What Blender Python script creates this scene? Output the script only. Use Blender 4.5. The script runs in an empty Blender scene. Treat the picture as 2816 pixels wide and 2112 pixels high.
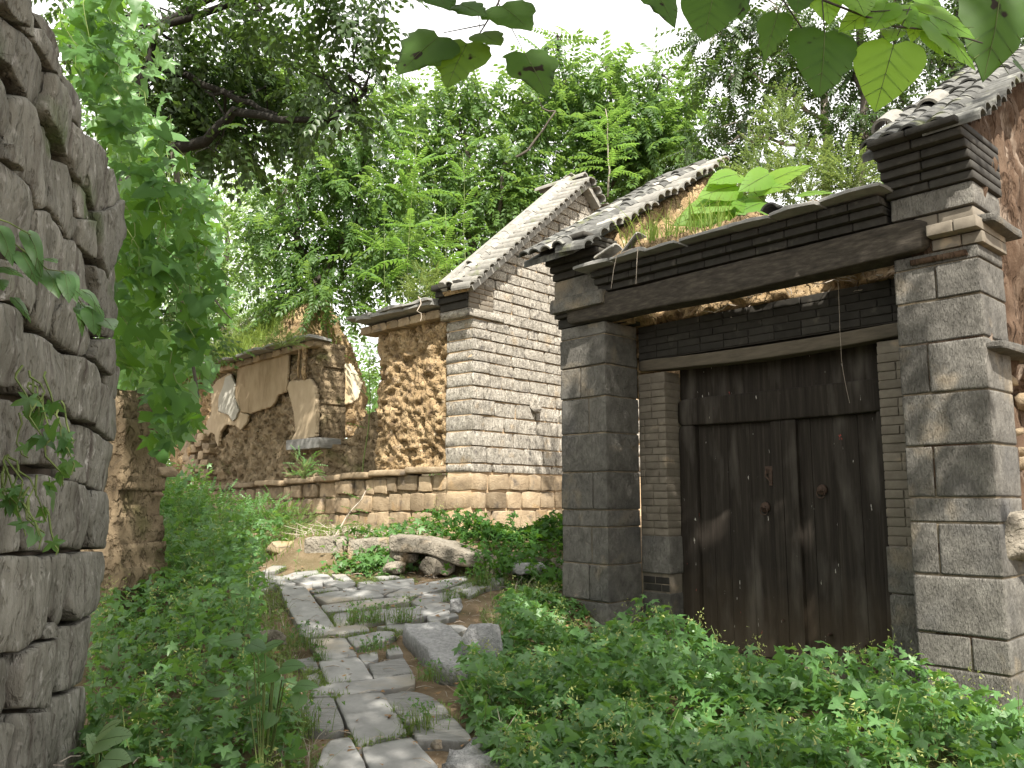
import bpy, math, random
import numpy as np
from mathutils import Vector, Matrix

SC = bpy.context.scene
COL = SC.collection
rad = math.radians
random.seed(7)
RNG = np.random.default_rng(11)

# ------------------------------------------------------------------ camera, sky, sun, exposure
EYE, PITCH, FPX, W, H = 1.6, rad(7.8), 2280.0, 2816, 2112
cam = bpy.data.cameras.new('camera'); camo = bpy.data.objects.new('camera', cam); COL.objects.link(camo)
camo.location = (0, 0, EYE); camo.rotation_euler = (rad(90) + PITCH, 0, 0)
cam.sensor_width = 36; cam.lens = FPX / W * 36; cam.clip_start = 0.05; cam.clip_end = 500
SC.camera = camo

SUN_AZ, SUN_EL = 171.0, 51.0          # compass bearing (from +Y towards +X) and height of the sun
wd = bpy.data.worlds.new('World'); SC.world = wd; wd.use_nodes = True
nt = wd.node_tree; nt.nodes.clear()
sky = nt.nodes.new('ShaderNodeTexSky'); sky.sky_type = 'NISHITA'; sky.sun_disc = False
sky.sun_elevation = rad(SUN_EL); sky.sun_rotation = rad(SUN_AZ); sky.dust_density = 3.0; sky.air_density = 1.2
veil = nt.nodes.new('ShaderNodeMix'); veil.data_type = 'RGBA'; veil.inputs[0].default_value = 0.8
veil.inputs[7].default_value = (9.8, 9.5, 9.0, 1)       # thin white summer cloud over the blue
nt.links.new(sky.outputs[0], veil.inputs[6])
bg = nt.nodes.new('ShaderNodeBackground'); bg.inputs[1].default_value = 0.11
wo = nt.nodes.new('ShaderNodeOutputWorld')
nt.links.new(veil.outputs[2], bg.inputs[0]); nt.links.new(bg.outputs[0], wo.inputs[0])

sl = bpy.data.lights.new('sun', 'SUN'); sl.energy = 5.0; sl.angle = rad(0.5); sl.color = (1, 0.94, 0.84)
so = bpy.data.objects.new('sun', sl); COL.objects.link(so)
SD = Vector((math.sin(rad(SUN_AZ)) * math.cos(rad(SUN_EL)), math.cos(rad(SUN_AZ)) * math.cos(rad(SUN_EL)), math.sin(rad(SUN_EL))))
so.rotation_euler = SD.to_track_quat('Z', 'Y').to_euler(); so.location = (4, -12, 20)
SC.view_settings.view_transform = 'Standard'; SC.view_settings.look = 'None'
SC.view_settings.exposure = 1.2; SC.view_settings.gamma = 1.0; SC.view_settings.use_curve_mapping = False
SC.cycles.max_bounces = 8; SC.cycles.transmission_bounces = 4; SC.cycles.transparent_max_bounces = 4

# ------------------------------------------------------------------ small maths
_cp, _sp = math.cos(PITCH), math.sin(PITCH)
def ray(x, y):
    a, b = (x - W / 2) / FPX, (H / 2 - y) / FPX
    return np.array([a, _cp - b * _sp, _sp + b * _cp])
CAMP = np.array([0, 0, EYE])
def at(x, y, Y):
    r = ray(x, y); return CAMP + r * (Y / r[1])
def hit(x, y, p0, n):
    r = ray(x, y); return CAMP + r * (np.dot(p0 - CAMP, n) / np.dot(r, n))
class Frame:                                   # d runs along the wall, n to the right of d
    def __init__(s, o, azim):
        a = rad(azim); s.o = np.array([o[0], o[1], 0.0]); s.d = np.array([math.sin(a), math.cos(a), 0]); s.n = np.array([s.d[1], -s.d[0], 0])
        s.rz = rad(90 - azim); s.a = azim
    def pt(s, u, v, z): return s.o + s.d * u + s.n * v + np.array([0, 0, z])
    def pts(s, P): P = np.asarray(P, float); return s.o + P[:, :1] * s.d + P[:, 1:2] * s.n + P[:, 2:] * np.array([0, 0, 1.0])
    def uz(s, x, y, v=0.0):
        P = hit(x, y, s.o + s.n * v, s.n) - s.o; return (float(P @ s.d), float(P[2]))
    def vz(s, x, y, u):
        P = hit(x, y, s.o + s.d * u, s.d) - s.o; return (float(P @ s.n), float(P[2]))
def hashn(i, j, k, seed):
    n = (i * 374761393 + j * 668265263 + k * 2147483647 + seed * 974634777) & 0xffffffff
    n = ((n ^ (n >> 13)) * 1274126177) & 0xffffffff
    return ((n ^ (n >> 16)) & 0xffff) / 65535.0
def vnoise(P, seed=0):
    P = np.asarray(P, float); f = np.floor(P).astype(np.int64); t = P - f; t = t * t * (3 - 2 * t)
    r = 0
    for dx in (0, 1):
        for dy in (0, 1):
            for dz in (0, 1):
                w = (t[:, 0] if dx else 1 - t[:, 0]) * (t[:, 1] if dy else 1 - t[:, 1]) * (t[:, 2] if dz else 1 - t[:, 2])
                r = r + w * hashn(f[:, 0] + dx, f[:, 1] + dy, f[:, 2] + dz, seed)
    return r * 2 - 1
def fbm(P, oct=3, seed=0):
    P = np.asarray(P, float); r = 0; a = 1.0
    for o in range(oct): r = r + a * vnoise(P * 2 ** o, seed + o); a *= .5
    return r
def inpoly(x, y, poly):
    x = np.asarray(x); y = np.asarray(y); c = np.zeros(x.shape, bool); n = len(poly)
    for i in range(n):
        x0, y0 = poly[i]; x1, y1 = poly[i - 1]
        if y0 == y1: continue
        m = (y0 > y) != (y1 > y); c ^= m & (x < (x1 - x0) * (y - y0) / (y1 - y0) + x0)
    return c
def sstep(a, b, x): t = np.clip((x - a) / (b - a), 0, 1); return t * t * (3 - 2 * t)

# ------------------------------------------------------------------ object helpers
def empty(name, label=None, cat=None, loc=(0, 0, 0), group=None, kind=None):
    o = bpy.data.objects.new(name, None); COL.objects.link(o); o.location = [float(c) for c in loc]; o.empty_display_size = .1
    return tag(o, label, cat, group, kind)
def tag(o, label=None, cat=None, group=None, kind=None):
    for k, v in (('label', label), ('category', cat), ('group', group), ('kind', kind)):
        if v: o[k] = v
    return o
def mesh_from(name, V, F, mat, smooth=False):
    me = bpy.data.meshes.new(name); me.from_pydata([tuple(map(float, v)) for v in V], [], [tuple(map(int, f)) for f in F]); me.materials.append(mat)
    if smooth: me.polygons.foreach_set('use_smooth', [True] * len(me.polygons))
    me.update(); return me
def mesh_fast(name, V, F, mat, smooth=False):   # F: (n,k) array
    V = np.asarray(V, np.float32); F = np.asarray(F, np.int32); k = F.shape[1]
    me = bpy.data.meshes.new(name); me.vertices.add(len(V)); me.vertices.foreach_set('co', V.ravel())
    me.loops.add(F.size); me.loops.foreach_set('vertex_index', F.ravel()); me.polygons.add(len(F))
    me.polygons.foreach_set('loop_start', np.arange(0, F.size, k, dtype=np.int32)); me.polygons.foreach_set('loop_total', np.full(len(F), k, np.int32))
    if smooth: me.polygons.foreach_set('use_smooth', np.ones(len(F), bool))
    me.materials.append(mat); me.update(calc_edges=True); return me
def link(name, me, parent=None, **kw):
    o = bpy.data.objects.new(name, me); COL.objects.link(o)
    if parent is not None: o.parent = parent
    return tag(o, **kw)
def base(o):                                    # world place of a thing or of a part's thing
    p = np.zeros(3)
    while o is not None: p = p + np.array(o.location); o = o.parent
    return p
def part(name, V, F, mat, parent=None, smooth=False, fast=False, **kw):   # V in world coordinates
    V = np.asarray(V, float)
    if parent is not None: V = V - base(parent)
    return link(name, (mesh_fast if fast else mesh_from)(name, V, F, mat, smooth), parent, **kw)
def joined(lst):
    Vs, Fs, o = [], [], 0
    for V, F in lst: Vs.append(np.asarray(V, float)); Fs += [tuple(i + o for i in f) for f in F]; o += len(V)
    return np.concatenate(Vs), Fs

# ------------------------------------------------------------------ materials
def newmat(name):
    m = bpy.data.materials.new(name); m.use_nodes = True; n = m.node_tree; n.nodes.clear()
    return m, n, (lambda t, **k: mknode(n, t, k)), n.links.new
def mknode(n, t, k):
    x = n.nodes.new('ShaderNode' + t)
    for a, b in k.items(): setattr(x, a, b)
    return x
def ramp(N, stops):
    r = N('ValToRGB'); e = r.color_ramp.elements
    while len(e) < len(stops): e.new(.5)
    for i, (p, c) in enumerate(stops): e[i].position = p; e[i].color = (*c, 1) if len(c) == 3 else c
    return r
def surface(name, cols, scale=3.0, stretch=(1, 1, 1), bump=.4, bscale=40, bdist=.012, rough=.9, per=.25, spots=None, moss=None, streak=None, vor=None, pits=None, spec=.25, chisel=None):
    """cols: list of colours over a noise; per: spread of value between pieces; spots: (colour, scale, lo, hi); vor: (scale, dist) chisel marks"""
    m, nt, N, L = newmat(name)
    out = N('OutputMaterial'); b = N('BsdfPrincipled'); L(b.outputs[0], out.inputs[0])
    b.inputs['Roughness'].default_value = rough; b.inputs['Specular IOR Level'].default_value = spec
    g = N('NewGeometry'); mp = N('Mapping'); mp.inputs['Scale'].default_value = stretch; L(g.outputs['Position'], mp.inputs['Vector'])
    n1 = N('TexNoise'); n1.inputs['Scale'].default_value = scale; n1.inputs['Detail'].default_value = 8; n1.inputs['Roughness'].default_value = .65
    L(mp.outputs[0], n1.inputs['Vector'])
    k = len(cols); cr = ramp(N, [(.28 + .44 * i / max(1, k - 1), c) for i, c in enumerate(cols)]); L(n1.outputs[0], cr.inputs[0])
    c = cr.outputs[0]
    def mix(c, col, fac):
        x = N('Mix', data_type='RGBA'); x.inputs[7].default_value = (*col, 1); L(c, x.inputs[6]); L(fac, x.inputs[0]); return x.outputs[2]
    for sp in (spots or []):
        q = N('TexNoise'); q.inputs['Scale'].default_value = sp[1]; q.inputs['Detail'].default_value = 6
        mq = N('Mapping'); mq.inputs['Scale'].default_value = sp[4] if len(sp) > 4 else (1, 1, 1); mq.inputs['Location'].default_value = (3.3 * sp[1], 7, 1.7); L(g.outputs['Position'], mq.inputs[0]); L(mq.outputs[0], q.inputs['Vector'])
        r = N('MapRange'); r.inputs[1].default_value = sp[2]; r.inputs[2].default_value = sp[3]; L(q.outputs[0], r.inputs[0]); c = mix(c, sp[0], r.outputs[0])
    oi = N('ObjectInfo'); hs = N('HueSaturation'); r = N('MapRange'); r.inputs[3].default_value = 1 - per; r.inputs[4].default_value = 1 + per
    L(oi.outputs['Random'], r.inputs[0]); L(r.outputs[0], hs.inputs['Value']); L(c, hs.inputs['Color']); L(hs.outputs[0], b.inputs['Base Color'])
    nb = N('TexNoise'); nb.inputs['Scale'].default_value = bscale; nb.inputs['Detail'].default_value = 7; nb.inputs['Roughness'].default_value = .7; L(mp.outputs[0], nb.inputs['Vector'])
    bp = N('Bump'); bp.inputs['Strength'].default_value = bump; bp.inputs['Distance'].default_value = bdist; L(nb.outputs[0], bp.inputs['Height'])
    nrm = bp.outputs[0]
    if vor:
        vt = N('TexVoronoi'); vt.inputs['Scale'].default_value = vor[0]; vm = N('Mapping'); vm.inputs['Rotation'].default_value = (.3, .5, .7); vm.inputs['Scale'].default_value = (1, 1, 2.2)
        wn = N('TexNoise'); wn.inputs['Scale'].default_value = vor[0] * .6; wa = N('VectorMath', operation='MULTIPLY_ADD'); wa.inputs[1].default_value = (.08, .08, .08); L(g.outputs['Position'], wn.inputs['Vector'])
        L(wn.outputs['Color'], wa.inputs[0]); L(g.outputs['Position'], wa.inputs[2]); L(wa.outputs[0], vm.inputs[0]); L(vm.outputs[0], vt.inputs['Vector'])
        b2 = N('Bump'); b2.inputs['Strength'].default_value = .9; b2.inputs['Distance'].default_value = vor[1]; L(vt.outputs['Distance'], b2.inputs['Height']); L(nrm, b2.inputs['Normal']); nrm = b2.outputs[0]
    for sc_c, ds_c, ro_c in (chisel or []):
        ct = N('TexNoise'); ct.inputs['Scale'].default_value = sc_c; ct.inputs['Detail'].default_value = 4; ct.inputs['Roughness'].default_value = .6
        cm = N('Mapping'); cm.inputs['Rotation'].default_value = ro_c; cm.inputs['Scale'].default_value = (1, 1, .28); L(g.outputs['Position'], cm.inputs[0]); L(cm.outputs[0], ct.inputs['Vector'])
        c2 = N('MapRange'); c2.inputs[1].default_value = .47; c2.inputs[2].default_value = .66; L(ct.outputs[0], c2.inputs[0])
        b4 = N('Bump', invert=True); b4.inputs['Strength'].default_value = 1; b4.inputs['Distance'].default_value = ds_c; L(c2.outputs[0], b4.inputs['Height']); L(nrm, b4.inputs['Normal']); nrm = b4.outputs[0]
    if pits:
        pt = N('TexNoise'); pt.inputs['Scale'].default_value = pits[0]; pt.inputs['Detail'].default_value = 3; L(mp.outputs[0], pt.inputs['Vector'])
        pr = N('MapRange'); pr.inputs[1].default_value = .5; pr.inputs[2].default_value = .62; L(pt.outputs[0], pr.inputs[0])
        b3 = N('Bump', invert=True); b3.inputs['Strength'].default_value = 1; b3.inputs['Distance'].default_value = pits[1]; L(pr.outputs[0], b3.inputs['Height']); L(nrm, b3.inputs['Normal']); nrm = b3.outputs[0]
    L(nrm, b.inputs['Normal'])
    return m
def leafmat(name, dark, light, trans, t=.35, rough=.5, spec=.35, hue=0.0, noise=1.5, brown=None):
    m, nt, N, L = newmat(name)
    out = N('OutputMaterial'); b = N('BsdfPrincipled'); b.inputs['Roughness'].default_value = rough; b.inputs['Specular IOR Level'].default_value = spec
    g = N('NewGeometry'); oi = N('ObjectInfo'); tn = N('TexNoise'); tn.inputs['Scale'].default_value = noise; L(g.outputs['Position'], tn.inputs['Vector'])
    a = N('Math', operation='ADD'); L(g.outputs['Random Per Island'], a.inputs[0]); L(oi.outputs['Random'], a.inputs[1])
    a2 = N('Math', operation='ADD'); L(a.outputs[0], a2.inputs[0]); L(tn.outputs[0], a2.inputs[1]); a3 = N('Math', operation='MULTIPLY'); L(a2.outputs[0], a3.inputs[0]); a3.inputs[1].default_value = 1 / 2.6
    cr = ramp(N, [(.18, dark), (.75, light)]); L(a3.outputs[0], cr.inputs[0]); c = cr.outputs[0]
    tc = N('Mix', data_type='RGBA'); tc.inputs[6].default_value = (*trans, 1); tc.inputs[7].default_value = (trans[0] * 1.5, trans[1] * 1.15, trans[2], 1); L(a3.outputs[0], tc.inputs[0]); ct = tc.outputs[2]
    if brown:
        q = N('TexNoise'); q.inputs['Scale'].default_value = brown[1]; L(g.outputs['Position'], q.inputs['Vector']); r = N('MapRange'); r.inputs[1].default_value = brown[2]; r.inputs[2].default_value = brown[2] + .03; L(q.outputs[0], r.inputs[0])
        for which in (0, 1):
            x = N('Mix', data_type='RGBA'); x.inputs[7].default_value = (*brown[0], 1); L(r.outputs[0], x.inputs[0]); L(ct if which else c, x.inputs[6])
            if which: ct = x.outputs[2]
            else: c = x.outputs[2]
    L(c, b.inputs['Base Color']); tr = N('BsdfTranslucent'); L(ct, tr.inputs[0])
    ms = N('MixShader'); ms.inputs[0].default_value = t; L(b.outputs[0], ms.inputs[1]); L(tr.outputs[0], ms.inputs[2]); L(ms.outputs[0], out.inputs[0])
    return m

M_WALL = surface('dry_stone', [(.115, .108, .088), (.20, .19, .162), (.285, .273, .24)], 7, (1, 1, .4), .8, 45, .016, .92, .16, [((.085, .07, .06), 9, .55, .72, (1, 1, .25)), ((.10, .13, .06), 2.2, .62, .75), ((.42, .4, .37), 16, .6, .75)], pits=(24, .012))
M_CORE = surface('wall_core_earth', [(.05, .04, .032), (.09, .072, .055)], 8, bump=.6, bscale=20)
M_GATE = surface('gate_stone', [(.085, .08, .07), (.145, .137, .122), (.21, .20, .178)], 9, (1, 1, 1), .6, 70, .008, .9, .2, [((.33, .27, .19), 2.3, .58, .75), ((.08, .08, .082), 1.6, .55, .8)], chisel=[(75, .006, (.5, .55, .2)), (140, .004, (-.4, .9, .6))])
M_GABLE = surface('gable_stone', [(.27, .245, .205), (.45, .415, .355), (.56, .525, .46)], 10, (1, 1, 1), 1.0, 38, .022, .93, .11, [((.22, .2, .18), 14, .56, .72), ((.47, .37, .25), 3, .62, .75)], chisel=[(34, .02, (.5, .6, .2)), (60, .012, (-.5, -.7, .6))])
M_PLINTH = surface('plinth_stone', [(.17, .125, .08), (.28, .215, .14), (.37, .295, .205)], 6, (1, 1, 1), .9, 35, .02, .92, .3, [((.12, .1, .08), 5, .58, .72), ((.36, .24, .12), 2.5, .6, .72)])
M_MORTARG = surface('sandy_mortar', [(.09, .075, .055), (.17, .14, .10), (.36, .29, .20)], 5, bump=.8, bscale=40, bdist=.02, per=0)
M_BARKD = surface('black_bark', [(.012, .011, .009), (.03, .027, .022)], 9, (1, 1, .2), .8, 30, .02, per=.1)
M_MORTAR = surface('lime_mortar', [(.36, .25, .15), (.50, .38, .25)], 14, bump=.8, bscale=40, bdist=.02)
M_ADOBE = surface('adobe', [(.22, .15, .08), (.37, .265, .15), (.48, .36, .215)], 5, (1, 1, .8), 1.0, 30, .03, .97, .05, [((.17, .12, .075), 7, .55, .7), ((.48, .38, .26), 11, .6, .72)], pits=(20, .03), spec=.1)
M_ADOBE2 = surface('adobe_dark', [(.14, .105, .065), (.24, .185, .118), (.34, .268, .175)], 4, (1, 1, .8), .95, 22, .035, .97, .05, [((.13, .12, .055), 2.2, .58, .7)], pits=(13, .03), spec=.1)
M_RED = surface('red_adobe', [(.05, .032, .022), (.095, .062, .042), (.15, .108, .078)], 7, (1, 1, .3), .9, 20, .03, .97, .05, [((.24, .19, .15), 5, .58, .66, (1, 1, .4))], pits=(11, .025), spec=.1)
M_PLA = surface('clay_plaster', [(.22, .165, .10), (.31, .24, .155), (.38, .305, .205)], 5, (1, 1, .35), .35, 30, .008, .95, .05, [((.2, .145, .085), 4, .56, .74, (1, 1, .25))])
M_PLT = surface('tan_plaster', [(.30, .235, .155), (.40, .325, .225)], 5, (1, 1, .5), .2, 30, .005, .95, .05)
M_WHITE = surface('grey_limewash', [(.30, .29, .25), (.39, .38, .335)], 4, bump=.15, bscale=30, bdist=.004, per=.03)
M_WHITE2 = surface('stained_limewash', [(.42, .27, .11), (.62, .53, .38), (.75, .71, .62)], 3, (1, 1, .25), .25, 20, .006, .95, .03)
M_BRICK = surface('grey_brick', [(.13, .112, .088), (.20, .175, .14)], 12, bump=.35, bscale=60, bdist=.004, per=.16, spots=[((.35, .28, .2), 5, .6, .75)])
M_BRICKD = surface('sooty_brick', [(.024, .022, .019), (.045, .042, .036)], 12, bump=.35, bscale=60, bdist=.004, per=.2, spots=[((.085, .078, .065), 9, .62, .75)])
M_TILE = surface('grey_tile', [(.16, .155, .14), (.27, .26, .235)], 14, bump=.4, bscale=50, bdist=.004, per=.18, spots=[((.38, .36, .31), 9, .58, .72), ((.13, .15, .06), 4, .62, .74)])
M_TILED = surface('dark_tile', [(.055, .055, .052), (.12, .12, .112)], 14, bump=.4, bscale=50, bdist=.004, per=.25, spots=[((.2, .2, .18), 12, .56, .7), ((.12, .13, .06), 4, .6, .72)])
M_SLATE = surface('eave_slate', [(.16, .16, .15), (.27, .265, .25)], 8, (1, 1, 4), .5, 40, .006, per=.15)
M_PATH = surface('path_slab', [(.17, .168, .16), (.25, .248, .24), (.32, .318, .305)], 5, (1, 1, 1), .35, 55, .005, .88, .09, [((.31, .27, .21), 1.7, .55, .72), ((.22, .22, .22), 22, .62, .75)])
M_PATHG = surface('grooved_slab', [(.17, .168, .16), (.25, .248, .24), (.32, .318, .305)], 5, (1.5, 16, 1), 1.0, 4, .02, .88, .09, [((.15, .145, .135), 3, .55, .7, (1.5, 12, 1))])
M_GRAN = surface('granite', [(.17, .17, .175), (.27, .27, .27), (.37, .37, .365)], 30, bump=.8, bscale=60, bdist=.012, per=.08, vor=(50, .006))
M_BOULD = surface('sandstone', [(.16, .14, .11), (.25, .222, .18), (.33, .30, .25)], 6, bump=1.0, bscale=30, bdist=.03, per=.08, pits=(26, .012), spots=[((.36, .27, .17), 3, .57, .7)])
M_SOIL = surface('soil', [(.115, .08, .05), (.19, .14, .09), (.26, .20, .135)], 5, bump=.9, bscale=26, bdist=.03, per=0, rough=1, spec=.1, spots=[((.07, .065, .03), 1.1, .5, .66), ((.33, .29, .23), 55, .66, .7)])
M_BARK = surface('bark', [(.05, .042, .034), (.11, .095, .08)], 9, (1, 1, .2), .8, 30, .02, per=.1)
M_BARKP = surface('pale_bark', [(.23, .2, .165), (.36, .32, .27)], 9, (1, 1, .3), .5, 30, .01, per=.1)
M_TWIG = surface('dry_twig', [(.30, .25, .2), (.45, .40, .34)], 20, bump=.3, per=.1)
M_IRON = surface('rusty_iron', [(.035, .025, .02), (.09, .055, .038)], 40, bump=.4, bscale=80, bdist=.003, rough=.75, per=.05)
M_STEM = surface('green_stem', [(.10, .15, .04), (.17, .21, .07)], 15, bump=.1, per=.1, rough=.7)
def woodmat(name, cols, flakes=True, grain=1.0):
    m, nt, N, L = newmat(name)
    out = N('OutputMaterial'); b = N('BsdfPrincipled'); L(b.outputs[0], out.inputs[0]); b.inputs['Roughness'].default_value = .8; b.inputs['Specular IOR Level'].default_value = .2
    g = N('NewGeometry'); oi = N('ObjectInfo')
    off = N('VectorMath', operation='ADD'); sc_ = N('VectorMath', operation='SCALE'); cx = N('CombineXYZ')
    L(oi.outputs['Random'], cx.inputs[0]); L(oi.outputs['Random'], cx.inputs[2]); L(cx.outputs[0], sc_.inputs[0]); sc_.inputs['Scale'].default_value = 3.0; L(g.outputs['Position'], off.inputs[0]); L(sc_.outputs[0], off.inputs[1])
    mp = N('Mapping'); mp.inputs['Scale'].default_value = (32, 32, 1.3); L(off.outputs[0], mp.inputs[0])
    n1 = N('TexNoise'); n1.inputs['Scale'].default_value = 1; n1.inputs['Detail'].default_value = 9; n1.inputs['Roughness'].default_value = .7; L(mp.outputs[0], n1.inputs['Vector'])
    cr = ramp(N, [(.3, cols[0]), (.55, cols[1]), (.78, cols[2])]); L(n1.outputs[0], cr.inputs[0]); c = cr.outputs[0]
    def band(scale, st, lo, hi, col, c, loc):
        mq = N('Mapping'); mq.inputs['Scale'].default_value = st; mq.inputs['Location'].default_value = loc; L(g.outputs['Position'], mq.inputs[0])
        q = N('TexNoise'); q.inputs['Scale'].default_value = scale; q.inputs['Detail'].default_value = 6; L(mq.outputs[0], q.inputs['Vector'])
        r = N('MapRange'); r.inputs[1].default_value = lo; r.inputs[2].default_value = hi; L(q.outputs[0], r.inputs[0])
        x = N('Mix', data_type='RGBA'); x.inputs[7].default_value = (*col, 1); L(c, x.inputs[6]); L(r.outputs[0], x.inputs[0]); return x.outputs[2]
    c = band(1, (5, 5, 1.1), .52, .8, (.12, .108, .092), c, (2, 0, 0))           # weathered grey wash
    if flakes:
        c = band(1, (26, 26, 7), .71, .73, (.42, .40, .36), c, (1, 5, 2))      # old lime flecks
        c = band(1, (22, 22, 7), .735, .75, (.30, .06, .05), c, (7, 3, 4))       # shreds of red paper
    # splash-back of mud on the lowest boards
    sx = N('SeparateXYZ'); L(g.outputs['Position'], sx.inputs[0]); nz = N('TexNoise'); nz.inputs['Scale'].default_value = 5; L(g.outputs['Position'], nz.inputs['Vector'])
    ad = N('Math', operation='MULTIPLY_ADD'); L(nz.outputs[0], ad.inputs[0]); ad.inputs[1].default_value = -.5; L(sx.outputs[2], ad.inputs[2])
    r = N('MapRange'); r.inputs[1].default_value = .75; r.inputs[2].default_value = .1; r.inputs[4].default_value = .38; L(ad.outputs[0], r.inputs[0])
    x = N('Mix', data_type='RGBA'); x.inputs[7].default_value = (.13, .095, .06, 1); L(c, x.inputs[6]); L(r.outputs[0], x.inputs[0]); c = x.outputs[2]
    L(c, b.inputs['Base Color']); bp = N('Bump'); bp.inputs['Strength'].default_value = .7; bp.inputs['Distance'].default_value = .006; L(n1.outputs[0], bp.inputs['Height']); L(bp.outputs[0], b.inputs['Normal'])
    return m
M_DOOR = woodmat('door_wood', [(.012, .009, .007), (.028, .023, .018), (.06, .05, .04)])
M_BEAM = surface('beam_wood', [(.022, .019, .015), (.045, .038, .03), (.085, .073, .058)], 3, (3, 3, 14), .5, 14, .008, .85, .1)
M_BEAMP = surface('pale_beam_wood', [(.075, .063, .047), (.14, .118, .088)], 3, (2, 2, 14), .4, 14, .006, .85, .08)

L_DARK = leafmat('toona_leaf', (.014, .034, .011), (.04, .078, .02), (.07, .15, .025), .36, .42, .5)  # green kept very dark to paint in the backlit left crown
L_MID = leafmat('ailanthus_leaf', (.03, .072, .02), (.095, .175, .048), (.19, .36, .07), .42, .42, .45)
L_BRIGHT = leafmat('young_ailanthus_leaf', (.035, .085, .02), (.095, .20, .045), (.19, .40, .065), .42, .5, .4)
L_PALE = leafmat('locust_leaf', (.16, .26, .14), (.27, .40, .22), (.42, .62, .28), .45, .6, .3)  # pale species green, lightened further in place of distance haze
L_HOP = leafmat('hop_leaf', (.018, .06, .018), (.095, .205, .062), (.18, .40, .06), .38, .42, .5, noise=2.2)
L_HOPY = leafmat('sunny_hop_leaf', (.010, .036, .008), (.048, .12, .025), (.12, .30, .025), .30, .6, .15, noise=2.5)  # copy of the hop leaf for sunlit plants, darkened against strong sun
L_BIG = leafmat('paulownia_leaf', (.02, .055, .010), (.05, .105, .02), (.09, .22, .02), .45, .55, .25, noise=9, brown=((.02, .012, .006), 16, .67))  # dark copy for the unlit overhead leaves
L_BIG2 = leafmat('mid_paulownia_leaf', (.04, .09, .012), (.08, .15, .025), (.15, .30, .025), .5, .55, .25, noise=9, brown=((.02, .012, .006), 16, .68))  # half-lit copy of the same leaf, the light put into its colour
L_YEL = leafmat('sunlit_paulownia_leaf', (.07, .17, .02), (.14, .27, .035), (.27, .52, .045), .52, .5, .3)  # lit copy of the same leaf, sun and backlight put into its colour
L_GRASS = leafmat('grass_blade', (.07, .13, .025), (.17, .25, .06), (.28, .42, .08), .4, .6, .2, noise=3)
L_WEED = leafmat('weed_leaf', (.06, .10, .03), (.13, .19, .06), (.22, .34, .09), .4, .6, .2, noise=3)
L_FLOW = leafmat('hop_flower', (.22, .28, .09), (.38, .42, .16), (.4, .5, .16), .3, .8, .1)

# ------------------------------------------------------------------ shape helpers
def cube_grid(n):
    V, F, idx = [], [], {}; T = np.linspace(-.5, .5, n + 1) if n < 3 else np.concatenate([[-.5], np.linspace(-.455, .455, n - 1), [.5]])
    def vid(p):
        k = tuple(np.round(p, 5))
        if k not in idx: idx[k] = len(V); V.append(p)
        return idx[k]
    for ax in range(3):
        for sgn in (-1, 1):
            for i in range(n):
                for j in range(n):
                    q = []
                    for a, b in ((0, 0), (1, 0), (1, 1), (0, 1)):
                        p = [0, 0, 0]; p[ax] = sgn * .5; p[(ax + 1) % 3] = T[i + a]; p[(ax + 2) % 3] = T[j + b]; q.append(vid(tuple(p)))
                    F.append(q if sgn > 0 else q[::-1])
    return np.array(V, float), F
CG = {n: cube_grid(n) for n in (1, 2, 3, 4, 6, 10)}
def rough_unit(n, p, amp, seed):
    V, F = CG[n]; V = V.copy() * 2
    s = (np.abs(V) ** p).sum(1) ** (1 / p); y0 = V[:, 1] * .5; V = V / s[:, None] * .5
    if p > 7: V[:, 1] = y0 + (V[:, 1] - y0) * .3                # the long depth of a walled-in block must not dome its face
    V += np.stack([fbm(V * 2.6 + 9, 2, seed + k * 31) * (.35 if k == 1 and p > 7 else 1) for k in range(3)], 1) * amp
    return V, F
def variants(name, n, p, amp, mat, cnt, seed=0, smooth=True):
    return [mesh_from(name, *rough_unit(n, p, amp, seed + i), mat, smooth) for i in range(cnt)]
def place(name, me, fr, u0, u1, v0, v1, z0, z1, parent, tilt=.0, **kw):
    c = fr.pt((u0 + u1) / 2, (v0 + v1) / 2, (z0 + z1) / 2) - base(parent)
    o = link(name, me, parent, **kw); o.location = c; o.scale = (abs(u1 - u0), abs(v1 - v0), abs(z1 - z0))
    o.rotation_euler = (random.uniform(-tilt, tilt), random.uniform(-tilt, tilt), fr.rz + random.uniform(-tilt, tilt)); return o
def box(fr, u0, u1, v0, v1, z0, z1, n=1, amp=0, seed=0, bev=0):
    V, F = CG[n]; V = V.copy()
    if bev: s = (np.abs(V * 2) ** bev).sum(1) ** (1 / bev); V = V / s[:, None]
    P = np.stack([(u0 + u1) / 2 + V[:, 0] * abs(u1 - u0), (v0 + v1) / 2 - V[:, 1] * abs(v1 - v0), (z0 + z1) / 2 + V[:, 2] * abs(z1 - z0)], 1)
    if amp: P += np.stack([fbm(P * 3, 3, seed + k) for k in range(3)], 1) * amp
    return fr.pts(P), F
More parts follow.
